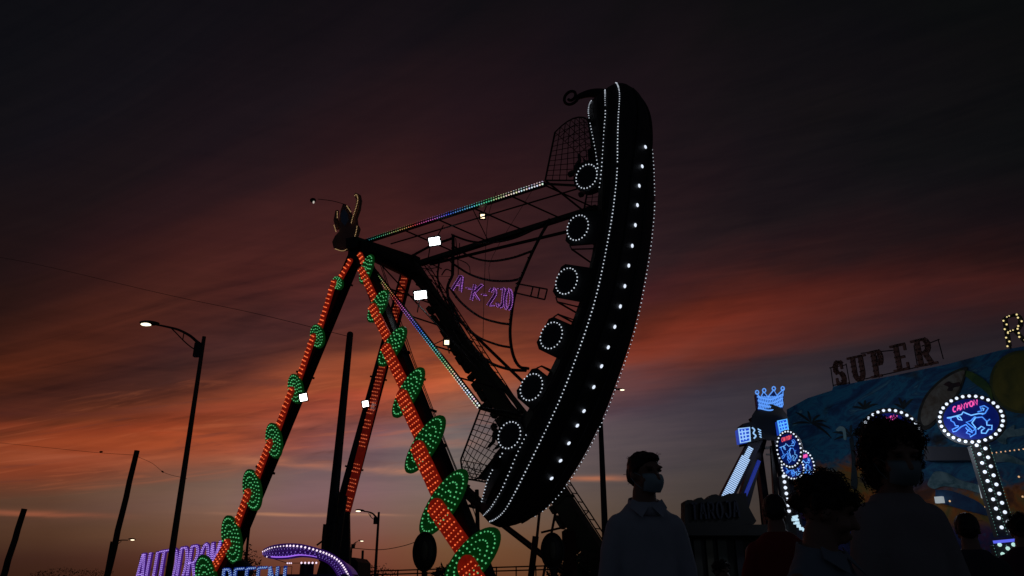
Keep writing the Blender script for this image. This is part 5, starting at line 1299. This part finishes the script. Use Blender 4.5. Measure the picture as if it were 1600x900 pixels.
        c.build('face_mask', mat('mask_%d' % int(mask[2] * 99), mask, .8, 0, .05, 20), root)
    return root
def ground_at(px, py, Y, H=None):
    p = at(px, py, Y); return V(p.x, p.y, 0)
person('tall man in a pale collared shirt and face mask, short dark hair, head turned right', ground_at(1006, 760, 4.15), 1.755, 6, 24, 5, 'short', (.52, .57, .66), mask=(.42, .58, .64), collar=True, build=.86)
person('woman with a big mass of curly dark hair and a mask, greyish blouse', ground_at(1400, 760, 3.0), 1.665, 10, -8, 16, 'curly', (.34, .32, .33), mask=(.26, .36, .40), arms='hold', hairw=1.08, build=.80)
person('boy with fluffy dark hair in profile looking right, standing in front of the curly woman', ground_at(1276, 800, 2.45), 1.40, 40, 32, 16, 'fluffy', (.24, .30, .36), mask=None, hairw=1.04, build=.9, collar=True)
person('person in a dark red shirt seen between the kiosk and the boy', ground_at(1211, 800, 5.4), 1.66, 160, 0, 8, 'short', (.28, .02, .02), build=1.0, sleeve=False)
person('child whose dark head just rises above the bottom edge in front of the kiosk', ground_at(1126, 880, 7.0), 1.26, 20, 0, 5, 'fluffy', (.10, .10, .12), hairw=.9)
person('dim bystander in dark clothes behind the curly woman, left of the bulb column', ground_at(1506, 800, 5.2), 1.52, 165, -10, 6, 'short', (.05, .05, .07), mask=None)
person('dim bystander in plum clothing at the right edge behind the bulb column', ground_at(1592, 820, 6.5), 1.60, 150, 10, 0, 'fluffy', (.10, .03, .07), hairw=.9)
# riders standing in the cages at both ends of the ship, feet on the cage floor, heads toward the pivot
def rider(t, r, o, yaw, label, H, shirt, arms='grip'):
    up = -rad(t); x_ = tan_(t); M3 = Matrix((x_, AV, up)).transposed(); M4 = Matrix.Translation(S(t, r, o)) @ M3.to_4x4() @ Matrix.Rotation(R(yaw), 4, 'Z')
    # the rider is scaled to a person of height H; local z runs toward the pivot
    return person(label, None, H, yaw, 0, 0, 'short', shirt, arms=arms, sit=True, M0=M4 @ Matrix.Translation(V(0, .25, -.62)), group='riders in the ship cages', voxel=.014)
rider(30, 8.2, -.5, 90, 'rider in the upper cage nearest the camera, pale dark shirt', 1.62, (.12, .14, .14)); rider(31, 8.2, .5, 90, 'rider in the upper cage on its far side, black shirt', 1.6, (.02, .02, .02)); 
rider(26.5, 8.15, 0, 90, 'rider in the upper cage closest to the seat rows', 1.55, (.05, .03, .03))
rider(-33, 8.6, -.5, -90, 'rider in the lower cage nearest the camera, seen through the mesh', 1.62, (.10, .10, .11)); rider(-32.5, 8.6, .5, -90, 'rider in the lower cage on its far side, dark jacket', 1.65, (.03, .03, .04))
rider(-28, 8.5, 0, -90, 'rider in the lower cage closest to the seat rows, dark top', 1.5, (.02, .03, .05))
